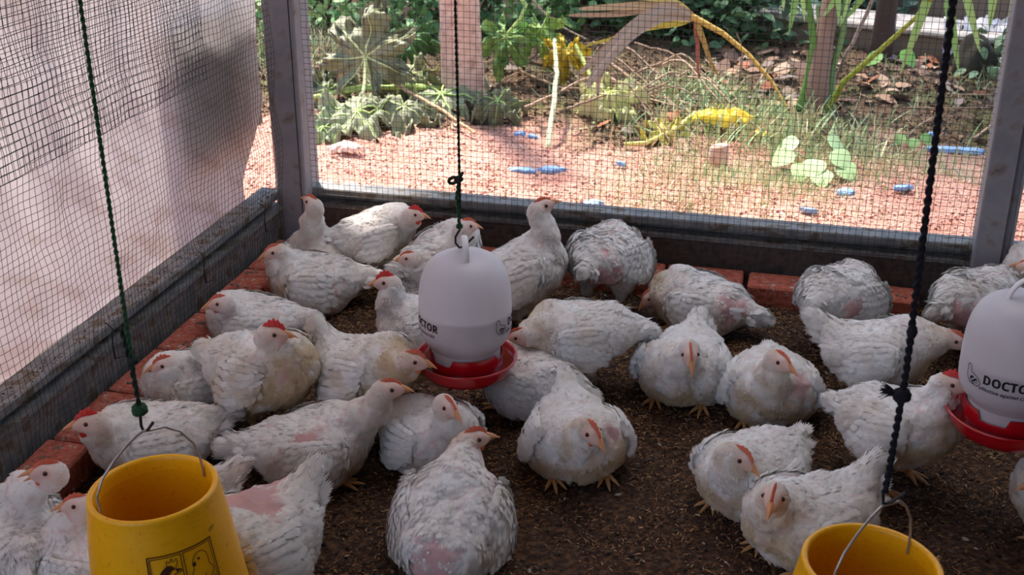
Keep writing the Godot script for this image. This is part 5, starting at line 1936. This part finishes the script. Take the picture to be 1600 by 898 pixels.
	for i in rim.size():
		var w := 0.0026 + 0.0012 * comb
		for q in [[foot[i], w], [foot[i].lerp(rim[i], 0.6), w * 0.7], [rim[i], 0.0005]]:
			cm.p(H.call(q[0].x, q[0].y, q[1]))
		for q in [[rim[i], -0.0005], [foot[i].lerp(rim[i], 0.6), -w * 0.7], [foot[i], -w]]:
			cm.p(H.call(q[0].x, q[0].y, q[1]))
		if i:
			for k in 5:
				var a := (i - 1) * 6 + k
				cm.quad(a, a + 1, a + 7, a + 6)
	part("comb", cm.mesh(), M.comb if comb > 0.45 else M.comb_pale, o)
	for side in [-1.0, 1.0]:
		var eye := MB.new()
		eye.ball(H.call(0.0075, 0.0025, side * 0.0138), Vector3.ONE * 0.0046 * e, Basis(), 12)
		var iris := part("eye", eye.mesh(), M.iris, o)
		eye = MB.new()
		eye.ball(H.call(0.0078, 0.0026, side * 0.0158), Vector3.ONE * 0.0034 * e, Basis(), 10)
		part("pupil", eye.mesh(), M.eye, iris)
		eye = MB.new()
		eye.ball(H.call(-0.007, -0.0065, side * 0.0135), Vector3(0.0042, 0.0055, 0.0035) * e, face, 8)
		part("ear_lobe", eye.mesh(), M.lobe, o)
		if comb > 0.25:
			eye = MB.new()
			var wl := (0.004 + 0.0085 * comb)
			eye.ball(H.call(0.015, -0.014 - wl * 0.6, side * 0.005), Vector3(0.006 + 0.002 * comb, wl, 0.0032) * e, face, 10)
			part("wattle", eye.mesh(), M.comb if comb > 0.55 else M.comb_pale, o)
		# legs
		var lg := MB.new()
		var ankle := Vector3(0.012 * s, 0.016, side * 0.056 * s) if stand else Vector3(0.055 * s, 0.014, side * 0.060 * s)
		if stand:
			lg.tube([Vector3(-0.014 * s, 0.082 * s, side * 0.052 * s), Vector3(-0.006 * s, 0.055 * s, side * 0.053 * s), ankle], [0.011 * s, 0.0085 * s, 0.0085 * s], 8)
		else:
			lg.tube([Vector3(-0.01 * s, 0.022, side * 0.06 * s), ankle], [0.009 * s, 0.008 * s], 8)
		lg.ball(ankle, Vector3(0.010, 0.008, 0.010) * s, Basis(), 8)
		for toe in [[0.0, 0.058], [0.55, 0.048], [-0.55, 0.048], [PI - 0.2 * side, 0.024]]:
			var d := Vector3(cos(toe[0]), 0, sin(toe[0]))
			var l: float = toe[1] * s
			lg.tube([ankle + Vector3(0, -0.004, 0), ankle + d * l * 0.35 + Vector3(0, -0.004, 0), ankle + d * l * 0.7 + Vector3(0, -0.008, 0), ankle + d * l + Vector3(0, -0.012, 0)], [0.0065 * s, 0.0055 * s, 0.0045 * s, 0.0016 * s], 6)
		part("leg", lg.mesh(), M.leg, o)



func make_flock() -> void:
	chicken("white chicken stretching its neck straight up against the corner post", Vector2(0.192, 0.251), 134, Vector3(-0.058, 0.265, -0.031), 20, 10, {"size": 0.95, "tail": 20, "fan": 0.8, "comb": 0.2, "dirt": 0.6, "lift": 22})
	chicken("white chicken facing right by the back rail, red comb, just right of the corner post", Vector2(0.327, 0.169), 26, Vector3(0.089, 0.230, 0.124), -20, -5, {"size": 0.92, "stand": true, "tail": 15, "fan": 0.7, "comb": 0.7, "dirt": 0.4})
	chicken("white chicken lying by the corner with pale head pressed near the left mesh", Vector2(0.226, 0.377), -161, Vector3(0.089, 0.170, -0.030), 10, -15, {"size": 1, "tail": 5, "fan": 0.7, "comb": 0.15, "dirt": 0.5, "bare": [[-0.02, 0.05, -0.1, 0.06]]})
	chicken("combless white chicken half hidden behind the hanging middle drinker, facing left", Vector2(0.515, 0.304), -162, Vector3(0.043, 0.170, -0.078), -5, -8, {"size": 0.9, "tail": 15, "fan": 0.7, "comb": 0.1, "dirt": 0.6})
	chicken("white chicken with bright red comb tucked against the left side of the middle drinker", Vector2(0.597, 0.570), -157, Vector3(0.090, 0.200, -0.009), -5, -3, {"size": 1, "tail": 15, "fan": 0.7, "comb": 0.8, "dirt": 0.3})
	chicken("white chicken at the back rail peeping over the top of the middle drinker", Vector2(0.550, 0.289), 53, Vector3(-0.006, 0.260, 0.117), -15, -10, {"size": 0.95, "stand": true, "tail": 15, "fan": 0.7, "comb": 0.2, "dirt": 0.5})
	chicken("tall white chicken standing neck raised behind the right side of the middle drinker", Vector2(0.780, 0.370), 14, Vector3(0.051, 0.330, 0.011), 20, 15, {"size": 1.05, "stand": true, "tail": 22, "fan": 0.7, "comb": 0.1, "dirt": 0.3, "lift": 24})
	chicken("white chicken seen from behind with bare pink rump, pecking at the back bricks", Vector2(0.974, 0.226), 79, Vector3(0.137, 0.135, 0.050), -50, -50, {"size": 1.05, "stand": true, "tail": -10, "fan": 0.5, "comb": 0.8, "dirt": 0.3, "lift": -8, "bare": [[-0.12, 0.12, 0.03, 0.075], [-0.09, 0.19, 0.02, 0.035]]})
	chicken("white chicken lying beside the back bricks with its head bent down to the left", Vector2(1.224, 0.266), 169, Vector3(0.116, 0.085, -0.044), 25, -45, {"size": 1, "tail": -5, "fan": 0.8, "comb": 0, "dirt": 0.5, "bare": [[-0.1, 0.09, -0.06, 0.05]]})
	chicken("round white chicken facing forward with beak tucked down and tail fluffed up behind", Vector2(1.226, 0.625), -95, Vector3(0.142, 0.182, -0.034), 20, -30, {"size": 1.05, "tail": 25, "fan": 0.8, "comb": 0.1, "dirt": 0.3})
	chicken("round white chicken facing forward with head turned right, beside the beak tucked one", Vector2(1.420, 0.671), -85, Vector3(0.128, 0.202, -0.003), 45, -10, {"size": 1.02, "tail": 5, "fan": 0.5, "comb": 0.1, "dirt": 0.5, "bare": [[0.08, 0.12, -0.05, 0.03]]})
	chicken("white chicken with its back turned and its head down at the right back bricks", Vector2(1.557, 0.309), 63, Vector3(0.170, 0.068, 0.040), -25, -50, {"size": 1, "stand": true, "tail": -10, "fan": 0.5, "comb": 0.1, "dirt": 0.3, "lift": -10, "bare": [[-0.06, 0.15, 0.09, 0.05]]})
	chicken("white chicken with raised ragged tail walking right towards the cropped drinker", Vector2(1.643, 0.579), -13, Vector3(0.146, 0.200, -0.010), 3, -25, {"size": 0.97, "stand": true, "tail": 40, "fan": 1, "comb": 0.2, "dirt": 0.4})
	chicken("standing white chicken with red comb and open beak at the cropped drinker", Vector2(1.674, 0.894), -32, Vector3(0.082, 0.260, -0.009), 18, -5, {"size": 0.98, "stand": true, "tail": 0, "fan": 0.5, "comb": 0.9, "dirt": 0.6, "gape": 0.8, "lift": 10})
	chicken("white chicken seen from behind between the right post and the cropped drinker", Vector2(1.877, 0.250), 46, Vector3(0.140, 0.160, 0.002), -15, -20, {"size": 1, "stand": true, "tail": -15, "fan": 0.6, "comb": 0.1, "dirt": 0.6, "lift": -6, "bare": [[-0.12, 0.12, 0.05, 0.07]]})
	chicken("white chicken cut by the right edge of the picture above the cropped drinker", Vector2(2.067, 0.092), 163, Vector3(0.048, 0.200, -0.076), -5, 0, {"size": 1, "stand": true, "tail": 15, "fan": 0.7, "comb": 0.1, "dirt": 0.3})
	chicken("white chicken cut by the right edge of the picture below the cropped drinker", Vector2(1.998, 0.984), 175, Vector3(0.078, 0.160, -0.101), 10, -20, {"size": 1, "tail": 15, "fan": 0.7, "comb": 0.2, "dirt": 0.3})
	chicken("white chicken standing and drinking from the right side of the middle red tray", Vector2(0.992, 0.655), -165, Vector3(0.140, 0.165, -0.057), -5, -25, {"size": 0.98, "stand": true, "tail": -10, "fan": 0.7, "comb": 0.05, "dirt": 0.5, "lift": -4})
	chicken("white chicken lying low behind and under the right side of the middle tray", Vector2(0.902, 0.763), 163, Vector3(0.029, 0.100, -0.062), 0, -20, {"size": 1, "tail": 0, "fan": 0.5, "comb": 0.1, "dirt": 0.3, "bare": [[0.06, 0.08, -0.08, 0.07]]})
	chicken("round white chicken sitting alone in the open middle of the litter, facing forward", Vector2(1.048, 0.985), -69, Vector3(0.139, 0.168, -0.002), 30, -25, {"size": 1.03, "tail": 28, "fan": 0.9, "comb": 0.4, "dirt": 0.5, "bare": [[0.085, 0.13, -0.055, 0.028]]})
	chicken("foreground white chicken seen from behind, bare pink rump, head turned right", Vector2(0.887, 1.334), 95, Vector3(0.122, 0.177, 0.019), -63, 0, {"size": 1.02, "tail": -45, "fan": 0.9, "comb": 0.4, "dirt": 0.4, "bare": [[-0.14, 0.1, -0.01, 0.055], [-0.15, 0.04, -0.01, 0.06]], "lift": 20})
	chicken("small white chicken sitting in front of the middle drinker, beak pointing forward", Vector2(0.755, 1.039), -37, Vector3(0.116, 0.198, 0.037), 0, -15, {"size": 0.95, "tail": 5, "fan": 0.5, "comb": 0.2, "dirt": 0.2, "bare": [[0.02, 0.08, 0.1, 0.03]]})
	chicken("large white chicken lying side on in the left foreground, fluffy tail, facing right", Vector2(0.544, 1.145), 23, Vector3(0.151, 0.215, 0.050), -3, -3, {"size": 1, "tail": 8, "fan": 1, "comb": 0.15, "dirt": 0.3, "bare": [[-0.02, 0.12, 0.09, 0.05]]})
	chicken("white chicken with yellow stained breast and raised tail left of the middle tray", Vector2(0.583, 0.940), -20, Vector3(0.168, 0.235, 0.049), 27, -10, {"size": 1, "stand": true, "tail": 55, "fan": 0.7, "comb": 0.4, "dirt": 0.9, "bare": [[-0.03, 0.08, 0.1, 0.03]], "lift": 12})
	chicken("white chicken with red comb and tan stained breast in the left group, facing right", Vector2(0.378, 1.003), -13, Vector3(0.069, 0.270, 0.049), 28, -3, {"size": 1.05, "stand": true, "tail": 5, "fan": 0.5, "comb": 0.9, "dirt": 0.9, "lift": 6, "bare": [[0.09, 0.18, 0.05, 0.02]]})
	chicken("white chicken facing left towards the mesh behind the tan breasted one", Vector2(0.180, 0.646), -168, Vector3(0.051, 0.160, -0.083), 15, -8, {"size": 0.95, "tail": 10, "fan": 0.6, "comb": 0.3, "dirt": 0.4, "gape": 0.4})
	chicken("white chicken with orange red comb facing left next to the green rope", Vector2(0.190, 0.961), -142, Vector3(0.065, 0.150, -0.043), -3, -8, {"size": 0.95, "tail": 30, "fan": 0.9, "comb": 0.4, "dirt": 0.4})
	chicken("white chicken with red comb and long tail lying behind the big yellow feeder", Vector2(0.218, 1.207), -139, Vector3(0.117, 0.180, -0.069), -5, 0, {"size": 1, "tail": 12, "fan": 1, "comb": 0.7, "dirt": 0.4, "gape": 0.3})
	chicken("white chicken with open beak and raised neck in the bottom left corner", Vector2(0.168, 1.587), 140, Vector3(-0.040, 0.220, 0.067), 80, 10, {"size": 0.98, "tail": -10, "fan": 0.5, "comb": 0.35, "dirt": 0.2, "gape": 1})
	chicken("white chicken peeping out from behind the left side of the big yellow feeder", Vector2(0.322, 1.582), 176, Vector3(0.015, 0.180, -0.004), 35, 0, {"size": 0.9, "tail": 5, "fan": 0.5, "comb": 0.3, "dirt": 0.3, "gape": 0.5})
	chicken("white chicken hidden by the big yellow feeder, only its fluffy tail showing", Vector2(0.355, 1.431), -147, Vector3(0.054, 0.160, -0.062), 0, -10, {"size": 1, "tail": 35, "fan": 1, "comb": 0.3, "dirt": 0.3})
	chicken("white chicken with bare purplish back and spiky tail right of the big yellow feeder", Vector2(0.560, 1.486), -116, Vector3(0.106, 0.100, 0.008), -15, -30, {"size": 1.1, "tail": 35, "fan": 1, "comb": 0.2, "dirt": 0.3, "bare": [[-0.02, 0.14, 0.03, 0.08], [-0.1, 0.12, 0.05, 0.05]]})
	chicken("white chicken curled on the litter at lower right, orange beak pointing right", Vector2(1.407, 1.034), -119, Vector3(0.106, 0.170, -0.029), 95, -25, {"size": 1.02, "tail": 5, "fan": 0.9, "comb": 0.3, "dirt": 0.4})
	chicken("white chicken facing the camera beside the cropped yellow feeder", Vector2(1.512, 1.171), -137, Vector3(0.147, 0.209, -0.064), 40, -5, {"size": 1.05, "tail": 40, "fan": 1, "comb": 0.1, "dirt": 0.4, "gape": 0.3, "bare": [[0.0, 0.09, 0.09, 0.05]]})
